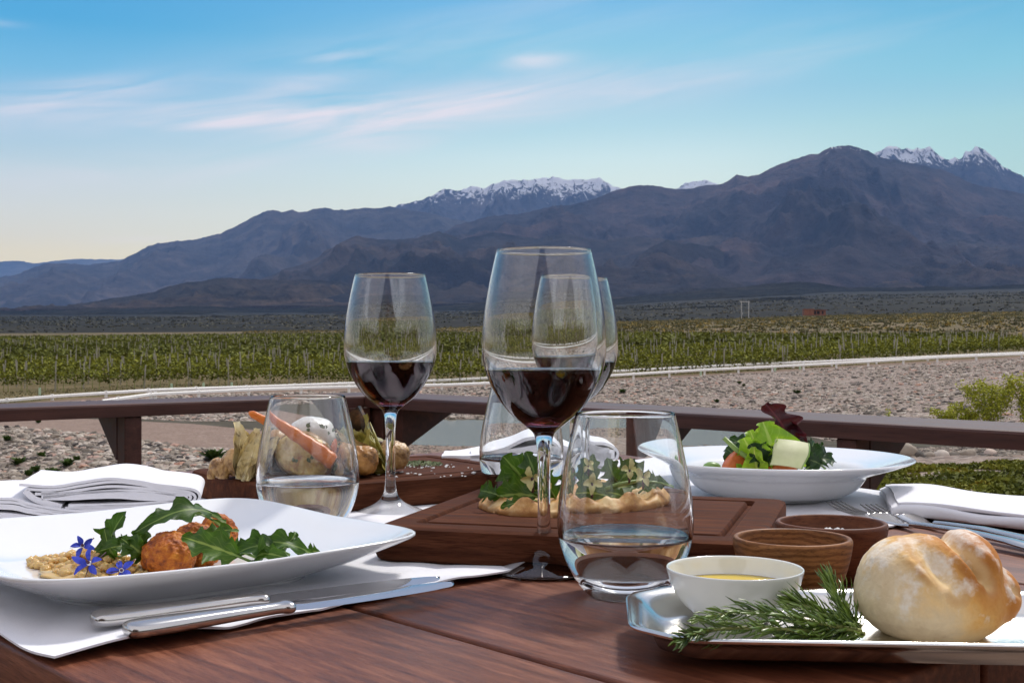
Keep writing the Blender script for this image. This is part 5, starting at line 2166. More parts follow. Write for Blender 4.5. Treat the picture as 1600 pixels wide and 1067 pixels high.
borage(Q(129, 853, 0.800), 0.0088, 3, (0.25, -0.75, 0.45), "topmost blue borage flower on the amber jelly")
borage(Q(140, 880, 0.772), 0.0105, 5, (-0.15, -0.85, 0.50), "middle blue borage flower with a long green stalk on the amber jelly")
borage(Q(190, 891, 0.762), 0.0095, 8, (0.2, -0.9, 0.30), "blue borage flower nearest the big croquette")

LA = [M['arugula'], M['stalk']]
pl_leaves = [
    # rocket bunch left of the croquette
    (dict(p0=E3(178, 878, .775), p1=E3(197, 799, .765), W=.020, face=(-.5, -.8, .2), arch=.004, cup=.35, seed=1), "upright rocket leaf with a pointed tip left of the big croquette"),
    (dict(p0=E3(196, 880, .770), p1=E3(163, 826, .760), W=.018, face=(-.2, -.9, .3), arch=.005, cup=.3, seed=2), "rocket leaf bending left over the amber jelly"),
    (dict(p0=E3(205, 882, .760), p1=E3(226, 815, .760), W=.017, face=(.3, -.9, .1), arch=.004, cup=.4, seed=3), "narrow dark rocket leaf beside the big croquette"),
    (dict(p0=E3(215, 868, .770), p1=E3(150, 862, .745), W=.018, face=(0, -.8, .5), arch=.006, cup=.3, seed=4), "small rocket leaf lying low behind the blue flowers"),
    (dict(p0=E3(228, 872, .765), p1=E3(186, 838, .752), W=.022, face=(0, -.85, .4), arch=.007, cup=.2, seed=14), "broad rocket leaf in the middle of the left bunch"),
    # on top of the croquettes
    (dict(p0=E3(352, 815, .795), p1=E3(210, 832, .752), W=.0235, face=(0, -.75, .66), arch=.010, cup=-.15, seed=5, n=30), "long serrated rocket leaf draped over the top of the croquettes"),
    (dict(p0=E3(348, 822, .805), p1=E3(262, 806, .800), W=.017, face=(0, -.6, .8), arch=.005, cup=.2, seed=6), "rocket leaf behind the long draped one"),
    (dict(p0=E3(372, 828, .785), p1=E3(305, 852, .765), W=.016, face=(0, -.85, .5), arch=.004, cup=.15, seed=7), "short rocket leaf across the rear croquette"),
    # right of the croquette
    (dict(p0=E3(395, 878, .735), p1=E3(284, 838, .728), W=.029, face=(.1, -.93, .3), arch=.004, cup=.12, seed=8, n=30), "large dark green rocket leaf leaning against the big croquette"),
    (dict(p0=E3(405, 872, .760), p1=E3(318, 858, .775), W=.022, face=(.1, -.8, .5), arch=.006, cup=.2, seed=9), "rocket leaf lying right of the middle croquette"),
    (dict(p0=E3(452, 866, .755), p1=E3(356, 872, .745), W=.024, face=(0, -.8, .55), arch=.009, cup=.3, seed=10), "curled rocket leaf in the middle of the right bunch"),
    (dict(p0=E3(505, 874, .760), p1=E3(376, 852, .755), W=.019, face=(0, -.75, .6), arch=.008, cup=.25, seed=11, n=30), "rocket leaf with the long pale stalk pointing at the right plate corner"),
    (dict(p0=E3(440, 862, .765), p1=E3(463, 831, .770), W=.012, face=(.3, -.9, .2), arch=.003, cup=.3, seed=12), "small upright lobe of rocket right of the bunch"),
    (dict(p0=E3(430, 868, .770), p1=E3(473, 850, .765), W=.012, face=(0, -.8, .6), arch=.003, cup=.25, seed=13), "tiny rocket leaf above the pale stalk"),
    (dict(p0=E3(395, 886, .745), p1=E3(450, 872, .735), W=.019, face=(0, -.7, .7), arch=.006, cup=.1, seed=16), "rocket leaf lying flat at the front rim of the plate"),
    (dict(p0=E3(478, 870, .760), p1=E3(500, 862, .760), W=.010, face=(0, -.7, .7), arch=.002, cup=.2, seed=17), "tiny rocket tip at the end of the pale stalk"),
]
for sp, lb in pl_leaves:
    for _k in ('p0', 'p1'):      # keep the leaves on the plate's floor
        _v = sp[_k]
        _f = 0.042
        _n = Vector((_v.x * (1 + _f / _v.y), _v.y + _f, ZC + (_v.z - ZC) * (1 + _f / _v.y)))
        _n.z = max(_n.z, PZ + 0.0015)
        sp[_k] = _n
    sp['W'] *= 0.95
    sp['tw'] = rnd.uniform(-0.7, 0.7)
    sp['ruffle'] = 0.0028
    sp['arch'] = sp.get('arch', .005) * 1.7
    sp['cup'] = sp.get('cup', .25) + 0.25
    leaf_thing("rocket_leaf", [dict(sp, stem_mi=1)], LA, lb, "salad leaf", "rocket leaves on the square plate")


# ------------------------------------------------------------------ knives
def knife(px0, py0, px1, py1, label, roll=0.0, z=0.0065):
    a, b = P(px0, py0, z), P(px1, py1, z)
    L = (b - a).length
    root = empty("table_knife", a)
    root.rotation_euler = (0, 0, math.atan2((b - a).y, (b - a).x))
    tag(root, label, "knife", "table knives on the left placemat")
    mb = MB()
    hl = L * 0.46
    rings = []
    for t, w, h in [(0, .0015, .001), (0.008, .0052, .0028), (0.03, .0076, .0040), (0.08, .0090, .0045), (0.2, .0090, .0045), (0.45, .0074, .0041), (0.75, .0056, .0035), (0.90, .0052, .0033), (0.955, .0074, .0037), (0.985, .0070, .0032), (1.0, .0046, .0020)]:
        ring = []
        for i in range(20):
            th = 2 * math.pi * i / 20
            ring.append((t * hl, w * math.copysign(abs(math.cos(th)) ** 0.8, math.cos(th)), 0.0002 + h * math.copysign(abs(math.sin(th)) ** 0.8, math.sin(th))))
        rings.append(ring)
    # interpolate for smoothness
    arr = catmull([np.array(r_).ravel() for r_ in rings], 4)
    stack(mb, [[tuple(p) for p in q.reshape(-1, 3)] for q in arr])
    mb.build("handle", M['steel'], root, True, 50)
    mb = MB()
    prof = [(0.0, -.0050, .0050), (0.06, -.0070, .0050), (0.12, -.0080, .0056), (0.35, -.0088, .0060), (0.6, -.0088, .0058), (0.8, -.0080, .0048), (0.9, -.0062, .0034), (0.96, -.0050, .0018), (1.0, -.0010, -.0006)]
    arr = catmull(prof, 5)
    top, bt = [], []
    rings = []
    bl_ = L - hl
    for t, e0, e1 in arr:
        x = hl - 0.002 + bl_ * t
        rings.append([(x, e0, -.0012), (x, (e0 + e1) / 2, 0.0001), (x, e1 - .0006, .0004), (x, e1, -.0002), (x, e1 - .0006, -.0010), (x, (e0 + e1) / 2, -.0012)])
    stack(mb, rings)
    mb.build("blade", M['blade'], root, True, 25)
    # blade edge towards the viewer (local -y)
    root.rotation_euler = (roll, 0, math.atan2((b - a).y, (b - a).x))
    return root


knife(194, 985, 712, 908, "nearer of the two steel table knives with its blade tip farthest right", roll=0.06, z=0.0105)
knife(142, 968, 690, 900, "farther steel table knife tucked close to the plate", roll=0.06, z=0.0105)

# ------------------------------------------------------------------ forks
fp = MB()


def fork(tip, neck, end, label, seed=0):
    root = empty("fork", neck)
    tag(root, label, "fork", "steel forks under the right napkin")
    d = (neck - tip)
    dxy = Vector((d.x, d.y, 0)).normalized()
    sd = Vector((-dxy.y, dxy.x, 0))
    base = tip.lerp(neck, 0.62)
    for i in range(4):
        o_ = (i - 1.5) * 0.0062
        mb = MB()
        pts = []
        for t in (0, .1, .3, .5, .7, .85, 1.0):
            p = tip.lerp(base, t) + sd * (o_ * (0.86 + 0.14 * t)) - neck
            p.z -= 0.0045 * math.sin(math.pi * t)
            pts.append(p)
        tube(mb, pts, [.0005, .0009, .00115, .0012, .0013, .0015, .0016], 8)
        mb.build("tine", M['steel'], root)
    mb = MB()
    rings = []
    for t, w, h in [(0, .0115, .0013), (.15, .0118, .0014), (.4, .0105, .0015), (.62, .0066, .0017), (.8, .0040, .0019), (1.0, .0030, .0021)]:
        c = base.lerp(neck, t) - neck
        c.z -= 0.0035 * math.sin(math.pi * t * .8)
        rings.append([c + sd * (w * math.cos(2 * math.pi * i / 16)) + ZV * (h * math.sin(2 * math.pi * i / 16)) for i in range(16)])
    stack(mb, rings)
    mb.build("fork_head", M['steel'], root, True, 60)
    mb = MB()
    rings = []
    for t, w, h in [(0, .0030, .0021), (.1, .0030, .0022), (.4, .0042, .0024), (.75, .0072, .0026), (.93, .0090, .0024), (1.0, .0050, .0012)]:
        c = neck.lerp(end, t) - neck
        c.z += 0.003 * math.sin(math.pi * t)
        rings.append([c + sd * (w * math.cos(2 * math.pi * i / 16)) + ZV * (h * math.sin(2 * math.pi * i / 16)) for i in range(16)])
    stack(mb, rings)
    mb.build("handle", M['steel'], root, True, 60)


t1, n1_, e1_ = Q(1302, 783, 1.175), P(1424, 818, 0.0065), P(1640, 862, 0.006)
fork(t1, n1_, e1_, "nearer fork with its tines rising towards the salad bowl")
t2, n2_, e2_ = Q(1362, 790, 1.150), P(1462, 820, 0.0065), P(1665, 858, 0.006)
fork(t2 + Vector((0.0, 0.012, 0)), n2_ + Vector((0.004, 0.012, 0)), e2_, "second fork lying mostly under the right napkin")


# ------------------------------------------------------------------ small bowls
def wooden_bowl(px, py, Rr, H, mat, label, tilt=0):
    c = P(px, py, 0)
    out = [(0, 0.0002), (.40, 0.0002), (.50, .0008), (.62, .06 * H + .001), (.76, .22 * H), (.88, .45 * H), (.96, .70 * H), (1.0, .90 * H), (1.0, .965 * H), (.975, H), (.93, H), (.905, .97 * H), (.88, .80 * H), (.80, .52 * H), (.66, .30 * H), (.45, .19 * H), (.2, .165 * H), (0, .16 * H)]
    prof = [(max(r * Rr, 0), z) for r, z in out[:1]] + [(r * Rr, z) for r, z in smooth_profile(out[1:-1], 3)] + [(0, .16 * H)]
    o = lathe(prof, 80).build("wooden_bowl", mat, None, True, 60)
    o.location = (c.x, c.y, 0.0003)
    tag(o, label, "bowl", "turned wooden bowls")
    return o


wooden_bowl(1238, 944, 0.0362, 0.0415, M['bowl1'], "nearer light brown wooden bowl with swirling grain").rotation_euler = (0, 0, 1.9)
bw = wooden_bowl(1299, 907, 0.0373, 0.0400, M['bowl2'], "farther reddish wooden bowl holding coarse salt")
sr = random.Random(9)
mb = MB()
D2s, F2s = sphere_mesh(1)
for i in range(220):
    a, rr = sr.random() * 6.283, 0.0215 * math.sqrt(sr.random())
    s = 0.0009 + 0.0010 * sr.random()
    c = np.array([bw.location.x + rr * math.cos(a), bw.location.y + rr * math.sin(a), 0.0080 + 0.0285 * max(0, 1 - (rr / 0.027) ** 2) * (0.75 + 0.25 * sr.random())])
    V = D2s * (0.7 + 0.6 * np.array([[sr.random()] for _ in D2s])) * s
    mb.add([tuple(v + c) for v in V], [tuple(f) for f in F2s])
V, Fq = sphere_mesh(3)
mb.add([(v[0] * .025 + bw.location.x, v[1] * .025 + bw.location.y, max(v[2], 0) * .0270 + .0072) for v in V], [tuple(f) for f in Fq])
tag(mb.build("coarse_salt", M['salt'], None, False), "mound of coarse white salt inside the farther wooden bowl", "salt")

# ------------------------------------------------------------------ silver tray
ta = math.atan2(-0.0145, 0.175) + 0.008
fl_t = P(987, 1000, 0.018)
th_x, th_y = 0.205, 0.066
tcx = fl_t + Vector((math.cos(ta), math.sin(ta), 0)) * (th_x - 0.001) + Vector((-math.sin(ta), math.cos(ta), 0)) * (th_y - 0.002)
mb = MB()


def tr(ins, z, r=0.026):
    """rectangle with cut corners softened a little."""
    hx_, hy_ = th_x - ins, th_y - ins
    c = max(r - ins * 0.55, 0.003)
    pts = []
    base = [(hx_, hy_ - c), (hx_ - c, hy_), (-hx_ + c, hy_), (-hx_, hy_ - c), (-hx_, -hy_ + c), (-hx_ + c, -hy_), (hx_ - c, -hy_), (hx_, -hy_ + c)]
    n = len(base)
    for i in range(n):
        a, b, d = Vector(base[i - 1]), Vector(base[i]), Vector(base[(i + 1) % n])
        f = 0.30
        e0 = b + (a - b).normalized() * min(c * f * 1.9, 0.012)
        e1_ = b + (d - b).normalized() * min(c * f * 1.3, 0.009)
        for k in range(6):
            t = k / 5
            p = e0 * (1 - t) ** 2 + b * 2 * t * (1 - t) + e1_ * t * t
            pts.append((p.x, p.y, z))
    return pts


tz = [(0.0420, 0.0010), (0.0380, 0.0012), (0.0350, 0.0040), (0.0200, 0.0046), (0.0150, 0.0062), (0.0125, 0.0112), (0.0100, 0.0140), (0.0025, 0.0164), (0.0004, 0.0172), (0.0000, 0.0184), (0.0010, 0.0194), (0.0028, 0.0193), (0.0055, 0.0184), (0.0085, 0.0166),
      (0.0120, 0.0132), (0.0155, 0.0098), (0.0190, 0.0074), (0.0220, 0.0063), (0.0260, 0.0058), (0.040, 0.0056)]
stack(mb, [tr(a, b) for a, b in tz])
tray = mb.build("silver_tray", M['silver'], None, True, 48, loc=(tcx.x, tcx.y, 0.0003), rot=(0, 0, ta))
tag(tray, "long polished silver tray with cut corners at the front right", "tray")
TZ = 0.0061

# white dip bowl with oil
cb = P(1148, 968, TZ)
droot = empty("dip_bowl", (cb.x, cb.y, TZ))
tag(droot, "small white china bowl of olive oil on the silver tray", "bowl")
H, Rr = 0.0290, 0.0382
out = [(.30, .0006), (.44, .0002), (.50, .0010), (.53, .0022), (.66, .16 * H + .001), (.80, .37 * H), (.91, .60 * H), (.975, .85 * H), (1.0, .985 * H), (.992, H + .0006), (.972, H + .0004), (.955, .97 * H), (.915, .75 * H), (.84, .50 * H), (.70, .30 * H), (.5, .19 * H), (.25, .15 * H)]
prof = [(0, .0008)] + [(r * Rr, z) for r, z in smooth_profile(out, 3)] + [(0, .15 * H)]
lathe(prof, 96).build("china_bowl", M['china_warm'], droot, True, 70)
lvl = 0.66 * H
lathe([(0, lvl), (.60 * Rr, lvl), (.80 * Rr, lvl), (.893 * Rr, lvl + 0.0004), (.80 * Rr, lvl - .003), (.4 * Rr, lvl - .005), (0, lvl - .005)], 64).build("olive_oil", M['oil'], droot)


# ------------------------------------------------------------------ bread roll
bread_marks = {}


def bread_post(Pn, D):
    Q_ = Pn.copy()
    x, y, z = Pn[:, 0], Pn[:, 1], Pn[:, 2]
    # torn slashes across the top
    def groove(x0, z0, x1, z1, w, dep):
        ax_, az_ = x1 - x0, z1 - z0
        L2 = ax_ * ax_ + az_ * az_
        t = np.clip(((x - x0) * ax_ + (z - z0) * az_) / L2, 0, 1)
        dd = np.hypot(x - x0 - ax_ * t, z - z0 - az_ * t)
        return dep * np.exp(-(dd / w) ** 2) * np.sin(np.pi * np.clip(t, 0.12, 0.88)) * (y < 0.024)
    g = groove(0.0060, 0.0475, 0.0190, 0.0300, 0.0036, 0.0125)
    g += groove(-0.016, 0.046, -0.0015, 0.0290, 0.0060, 0.0070)
    g += groove(0.0340, 0.0285, 0.0400, 0.0225, 0.0020, 0.0035)
    # raised lips beside the slashes
    g -= groove(0.0125, 0.0475, 0.0245, 0.0325, 0.0036, 0.0026)
    g -= groove(0.0000, 0.0460, 0.0120, 0.0290, 0.0042, 0.0030)
    g -= groove(-0.0225, 0.0400, -0.0090, 0.0285, 0.0032, 0.0020)
    bread_marks['pale'] = np.clip(g / 0.0035, 0, 1)
    bread_marks['brown'] = np.clip(-g / 0.0012, 0, 1) + 0.7 * np.clip(np.exp(-((g - 0.0012) / 0.0009) ** 2), 0, 1) * (g > 0.0003)
    Q_ -= D * g[:, None]
    for i in range(len(Q_)):
        v = Vector(Pn[i])
        Q_[i] += D[i] * (0.0004 * mnoise.fractal(v * 120, 0.9, 2, 4) + 0.0009 * mnoise.noise(v * 34))
    # wrinkled, tucked-in base
    lowm = np.clip(1 - Q_[:, 2] / 0.010, 0, 1)
    Q_[:, 0] *= 1 - 0.10 * lowm
    Q_[:, 1] *= 1 - 0.10 * lowm
    return Q_


bl_c = Q(1461, 1000, 0.652)
bro = lump("bread_roll", [((-0.002, 0, 0.0185), (0.0422, 0.040, 0.0255)), ((-0.0125, 0.0, 0.0265), (0.0300, 0.033, 0.0240)), ((0.0145, -0.002, 0.0330), (0.0185, 0.030, 0.0190)), ((0.0330, -0.002, 0.0205), (0.0115, 0.024, 0.0140))],
     M['bread'], (bl_c.x, bl_c.y, TZ - 0.0002), "crusty flour dusted bread roll on the silver tray", "bread roll", sub=7, k=0.0035, centre=(0, 0, 0.022), post=bread_post)
bro.scale = (0.955, 1.0, 1.065)
for _n, _v in bread_marks.items():
    _a = bro.data.attributes.new(_n, 'FLOAT', 'POINT')
    _a.data.foreach_set('value', np.clip(_v, 0, 1).astype(np.float32))


# ------------------------------------------------------------------ rosemary
def rosemary(pts, label, seed, ln=0.014, dens=1.0):
    r = random.Random(seed)
    root = empty("rosemary_sprig", pts[0])
    tag(root, label, "herb sprig", "rosemary sprigs on the silver tray")
    o0 = Vector(pts[0])
    cp = [Vector(p) for p in catmull([tuple(p) for p in pts], 14)]
    mb = MB()
    n = len(cp)
    tube(mb, [p - o0 for p in cp], [0.0013 * (1 - 0.65 * i / n) for i in range(n)], 7)
    mb.build("stem", M['twig'], root)
    mb = MB()
    tot = int(n * 1.9 * dens)
    for q in range(tot):
        u_ = (q + 0.5) / tot
        i = min(int(u_ * (n - 1)), n - 2)
        p = cp[i].lerp(cp[i + 1], u_ * (n - 1) - i)
        t = (cp[i + 1] - cp[i]).normalized()
        a = t.orthogonal().normalized()
        b = t.cross(a)
        th = q * 2.4 + r.random() * 1.2
        out_ = a * math.cos(th) + b * math.sin(th)
        spread = 0.95 * (1 - u_ * 0.45) + r.uniform(-.35, .35)
        dr = (t * 1.0 + out_ * spread).normalized()
        L_ = ln * 1.25 * (0.65 + 0.6 * r.random()) * (1 - 0.45 * max(0, u_ - 0.6) / 0.4)
        bend = out_ * (-0.12 * L_) + Vector((0, 0, r.uniform(-.06, .10) * L_))
        k = [p, p + dr * L_ * 0.35 + bend * -0.4, p + dr * L_ * 0.7, p + dr * L_ + bend]
        kk = []
        for w in k:
            w = w - o0
            w.z = max(w.z, -o0.z + (TZ + 0.0006 if w.y + o0.y > 0.585 else 0.001))
            kk.append(w)
        nn = out_
        sd = dr.cross(out_).normalized()
        wd_ = 0.00075 + 0.0003 * r.random()
        vs, fs = [], []
        for j, (w, ww) in enumerate(zip(kk, (0.6, 1.0, 0.9, 0.12))):
            vs += [w - sd * wd_ * ww, w + out_ * wd_ * 0.55 * ww, w + sd * wd_ * ww, w - out_ * wd_ * 0.25 * ww]
        for j in range(3):
            for c in range(4):
                fs.append((j * 4 + c, j * 4 + (c + 1) % 4, (j + 1) * 4 + (c + 1) % 4, (j + 1) * 4 + c))
        mb.add(vs, fs)
    mb.build("needles", M['needle'], root)
    return root


rosemary([Q(1338, 978, .632), Q(1265, 985, .612), Q(1180, 980, .598), Q(1105, 985, .585), Q(1062, 1000, .572)], "rosemary sprig hanging over the front rim of the tray", 3, 0.0125, 1.1)
rosemary([Q(1345, 985, .618), Q(1290, 975, .612), Q(1225, 963, .612), Q(1160, 955, .614), Q(1090, 966, .606)], "rosemary sprig leaning against the oil bowl", 5, 0.0125, 1.1)
rosemary([Q(1340, 985, .640), Q(1325, 960, .650), Q(1308, 930, .658), Q(1294, 903, .664)], "rosemary sprig rising between the wooden bowl and the bread", 7, 0.0125, 1.2)
rosemary([Q(1350, 990, .628), Q(1318, 985, .622), Q(1275, 992, .612), Q(1220, 996, .604)], "short rosemary sprig lying on the tray floor beside the bread", 9, 0.012, 1.2)
rosemary([Q(1345, 978, .645), Q(1300, 965, .640), Q(1262, 948, .642), Q(1238, 938, .646)], "rosemary sprig behind the others near the wooden bowl", 11, 0.0125, 1.2)

# ------------------------------------------------------------------ salad bowl
sb = P(1211, 777, 0.0035)
SR, SH = 0.1385, 0.0405
out = [(.30, .0010), (.40, .0005), (.425, .0012), (.45, .0030), (.53, .0060), (.60, .0125), (.645, .0200), (.675, .0250), (.78, .0300), (.90, .0352), (.975, .0392), (1.0, .0410), (.995, .0424), (.975, .0422), (.90, .0388), (.80, .0345), (.70, .0305), (.655, .0245), (.59, .0150), (.48, .0095), (.36, .0080), (.15, .0075)]
prof = [(0, .0012)] + [(r * SR, z) for r, z in smooth_profile(out, 3)] + [(0, .0075)]
o = lathe(prof, 128).build("salad_bowl", M['china'], None, True, 60, loc=(sb.x, sb.y, 0.0035))
tag(o, "wide rimmed white china bowl holding the green salad", "bowl")
sd_ = sb.y
LT, DK, RD = [M['lettuce'], M['stalk']], [M['darkleaf'], M['stalk']], [M['redleaf'], M['redleaf']]
sal = [
    (LT, dict(p0=E3(1208, 738, sd_ - .03), p1=E3(1192, 659, sd_ - .04), W=.060, kind="lettuce", face=(.1, -.95, .2), arch=.010, cup=.5, ruffle=.004, seed=1, n=30, m=14), "large bright lettuce leaf curling over in the middle of the salad", "lettuce leaf"),
    (LT, dict(p0=E3(1212, 742, sd_ - .05), p1=E3(1214, 682, sd_ - .060), W=.034, kind="lettuce", face=(.4, -.9, .2), arch=.008, cup=.6, ruffle=.005, seed=2, n=26, m=12), "folded yellow green lettuce leaf in front of the large one", "lettuce leaf"),
    (LT, dict(p0=E3(1192, 740, sd_ - .04), p1=E3(1162, 684, sd_ - .05), W=.048, kind="lettuce", face=(-.3, -.9, .3), arch=.006, cup=.5, ruffle=.004, seed=3, n=26, m=12), "bright lettuce leaf at the left of the salad heap", "lettuce leaf"),
    (LT, dict(p0=E3(1185, 725, sd_), p1=E3(1210, 660, sd_ + .01), W=.044, kind="lettuce", face=(0, -.9, .1), arch=.005, cup=.4, ruffle=.004, seed=4, n=26, m=12), "lettuce leaf with a pale pointed tip behind the large one", "lettuce leaf"),
    (RD, dict(p0=E3(1236, 705, sd_ + .00), p1=E3(1196, 630, sd_ - .01), W=.034, kind="lettuce", face=(.6, -.75, .2), arch=.006, cup=.4, ruffle=.006, seed=5, n=30, m=12), "tall dark red lettuce leaf standing at the top of the salad", "lettuce leaf"),
    (RD, dict(p0=E3(1240, 705, sd_ + .01), p1=E3(1218, 648, sd_ + .00), W=.034, kind="lettuce", face=(-.2, -.9, .2), arch=.006, cup=.6, ruffle=.006, seed=6, n=30, m=12), "dark red lettuce leaf behind the tall one", "lettuce leaf"),
    (RD, dict(p0=E3(1232, 705, sd_), p1=E3(1244, 676, sd_ - .01), W=.018, kind="lettuce", face=(.2, -.9, .3), arch=.003, cup=.4, ruffle=.005, seed=7), "small dark red leaf above the courgette slice", "lettuce leaf"),
    (DK, dict(p0=E3(1200, 722, sd_ - .02), p1=E3(1140, 684, sd_ - .01), W=.026, face=(-.1, -.9, .4), arch=.006, cup=.3, seed=8), "dark leaf at the upper left of the salad", "salad leaf"),
    (DK, dict(p0=E3(1215, 724, sd_ - .04), p1=E3(1175, 705, sd_ - .045), W=.022, face=(0, -.9, .4), arch=.005, cup=.2, seed=9), "dark curled leaf behind the thin green bean", "salad leaf"),
    (DK, dict(p0=E3(1225, 728, sd_ - .05), p1=E3(1195, 700, sd_ - .045), W=.024, face=(.2, -.9, .3), arch=.005, cup=.2, seed=10), "dark leaf in the centre of the salad under the lettuce", "salad leaf"),
    (DK, dict(p0=E3(1240, 724, sd_ - .03), p1=E3(1290, 706, sd_ - .03), W=.026, face=(0, -.85, .5), arch=.008, cup=.2, seed=11), "dark rocket leaf right of the courgette slice", "salad leaf"),
    (DK, dict(p0=E3(1250, 728, sd_ - .04), p1=E3(1307, 722, sd_ - .04), W=.022, face=(0, -.8, .6), arch=.010, cup=.2, seed=12), "dark leaf drooping at the right end of the salad", "salad leaf"),
    (DK, dict(p0=E3(1268, 720, sd_ - .02), p1=E3(1284, 690, sd_ - .02), W=.013, face=(.3, -.9, .3), arch=.004, cup=.3, seed=13), "small dark leaf sticking up at the right of the salad", "salad leaf"),
    (DK, dict(p0=E3(1290, 732, sd_ - .05), p1=E3(1252, 716, sd_ - .05), W=.022, face=(0, -.85, .5), arch=.005, cup=.1, seed=14), "broad dark leaf low at the right rim of the salad", "salad leaf"),
    (DK, dict(p0=E3(1180, 726, sd_ - .03), p1=E3(1150, 700, sd_ - .03), W=.024, face=(0, -.9, .4), arch=.005, cup=.2, seed=15), "dark leaf behind the left tomato wedge", "salad leaf"),
]
sal += [
    (DK, dict(p0=E3(1178, 738, sd_ - .045), p1=E3(1134, 700, sd_ - .03), W=.030, face=(-.2, -.9, .3), arch=.006, cup=.4, seed=16), "dark leaf spreading to the left above the tomato wedge", "salad leaf"),
    (DK, dict(p0=E3(1200, 738, sd_ - .055), p1=E3(1172, 694, sd_ - .055), W=.030, face=(.1, -.9, .3), arch=.006, cup=.4, seed=17), "dark leaf behind the green bean in the left half of the salad", "salad leaf"),
    (LT, dict(p0=E3(1186, 742, sd_ - .055), p1=E3(1178, 698, sd_ - .06), W=.026, kind="lettuce", face=(-.4, -.9, .2), arch=.005, cup=.7, ruffle=.005, seed=18, n=24, m=12), "small curled lettuce leaf low at the left of the heap", "lettuce leaf"),
    (DK, dict(p0=E3(1240, 738, sd_ - .045), p1=E3(1272, 690, sd_ - .02), W=.026, face=(.2, -.9, .3), arch=.008, cup=.4, seed=19), "dark leaf rising right of the courgette slice", "salad leaf"),
    (DK, dict(p0=E3(1245, 742, sd_ - .06), p1=E3(1300, 712, sd_ - .03), W=.024, face=(.1, -.85, .5), arch=.008, cup=.4, seed=20), "curled dark leaf at the right side of the salad", "salad leaf"),
    (LT, dict(p0=E3(1205, 735, sd_ - .02), p1=E3(1172, 672, sd_ - .02), W=.040, kind="lettuce", face=(-.5, -.8, .3), arch=.008, cup=.6, ruffle=.006, seed=21, n=26, m=12), "bright lettuce leaf leaning left behind the bean", "lettuce leaf"),
]
for mt, sp, lb, ct in sal:
    sp['tw'] = rnd.uniform(-.5, .5)
    if ct == "salad leaf":
        sp['ruffle'] = .002
    leaf_thing("salad_leaf" if ct == "salad leaf" else "lettuce_leaf", [dict(sp, stem_mi=1)], mt, lb, ct, "leaves of the salad")
mb = MB()
tube(mb, [E3(1131, 684, sd_ - .05) - sb, E3(1150, 702, sd_ - .052) - sb, E3(1170, 716, sd_ - .054) - sb, E3(1187, 727, sd_ - .056) - sb], [.0022, .0026, .0026, .0022], 10)
o = mb.build("green_bean", M['stalk'], None, True)
o.location = sb
tag(o, "thin green bean lying across the left tomato wedge", "green bean")


def cut_wedge(Pn, rr):
    z = np.clip(Pn[:, 2] / (rr * 1.25), 0, 1)
    Pn[:, 0] = Pn[:, 0] * (1.08 - 0.72 * z) + 0.25 * rr * z
    Pn[:, 1] = np.maximum(Pn[:, 1], -rr * 0.42 + 0.25 * rr * z)
    return Pn


def wedge(c, rr, rot, label, sc_=(1, 1, 1)):
    lump("tomato_wedge", [((0, 0, rr * .55), (rr * sc_[0], rr * .75 * sc_[1], rr * .62 * sc_[2])), ((0, 0, rr * .3), (rr * .9 * sc_[0], rr * .5, rr * .45))], M['tomato'], c, label, "tomato wedge", "tomato wedges in the salad", sub=5, rough=.0009, rs_=120, rotz=rot, post=lambda Pn, D: cut_wedge(Pn, rr))


c = E3(1146, 741, sd_ - .050)
wedge(c, .019, .3, "orange red tomato wedge at the left of the salad", (.8, 1, 1.1))
c = E3(1217, 754, sd_ - .062)
wedge(c, .0215, .1, "orange red tomato slice low at the front of the salad", (1, .9, .62))
c = E3(1112, 742, sd_ - .030)
lump("cucumber_wedge", [((0, 0, .006), (.010, .008, .0075))], M['zskin'], c, "small green cucumber piece at the left end of the salad", "cucumber", sub=3, rough=.0006, rs_=120)
# courgette ribbon
mb = MB()
c0_, c1_ = E3(1239, 688, sd_ - .065), E3(1229, 728, sd_ - .080)
rings = []
for i in range(13):
    t = i / 12
    w = .0155 + .001 * math.sin(t * 5)
    c = c0_.lerp(c1_, t) + Vector((0, -0.006 * math.sin(math.pi * t), 0)) - sb
    sx = Vector((.95, -.15, -.12)).normalized()
    nz_ = Vector((.1, -.95, .25)).normalized()
    rings.append([c + sx * (w * a) + nz_ * (b * .0016 - .004 * a * a) for a, b in ((-1, -1), (-.5, -1), (0, -1), (.5, -1), (1, -1), (1, 1), (.5, 1), (0, 1), (-.5, 1), (-1, 1))])
stack(mb, rings)
o = mb.build("courgette_slice", M['zucchini'], None, True, 50)
o.location = sb
tag(o, "pale courgette slice standing at the right of the lettuce", "courgette slice")
mb = MB()
rings = []
for i in range(9):
    t = i / 8
    c = c0_.lerp(c1_, t) + Vector((0, -0.006 * math.sin(math.pi * t), 0)) - sb
    w = .0155 + .001 * math.sin(t * 5)
    e_ = c + sx * (w + .0002) - nz_ * .004
    rings.append([e_ + sx * a + nz_ * b for a, b in ((0, -.0019), (.0014, -.0012), (.0014, .0012), (0, .0019))])
stack(mb, rings)
mb.build("courgette_skin", M['zskin'], o, True, 60)

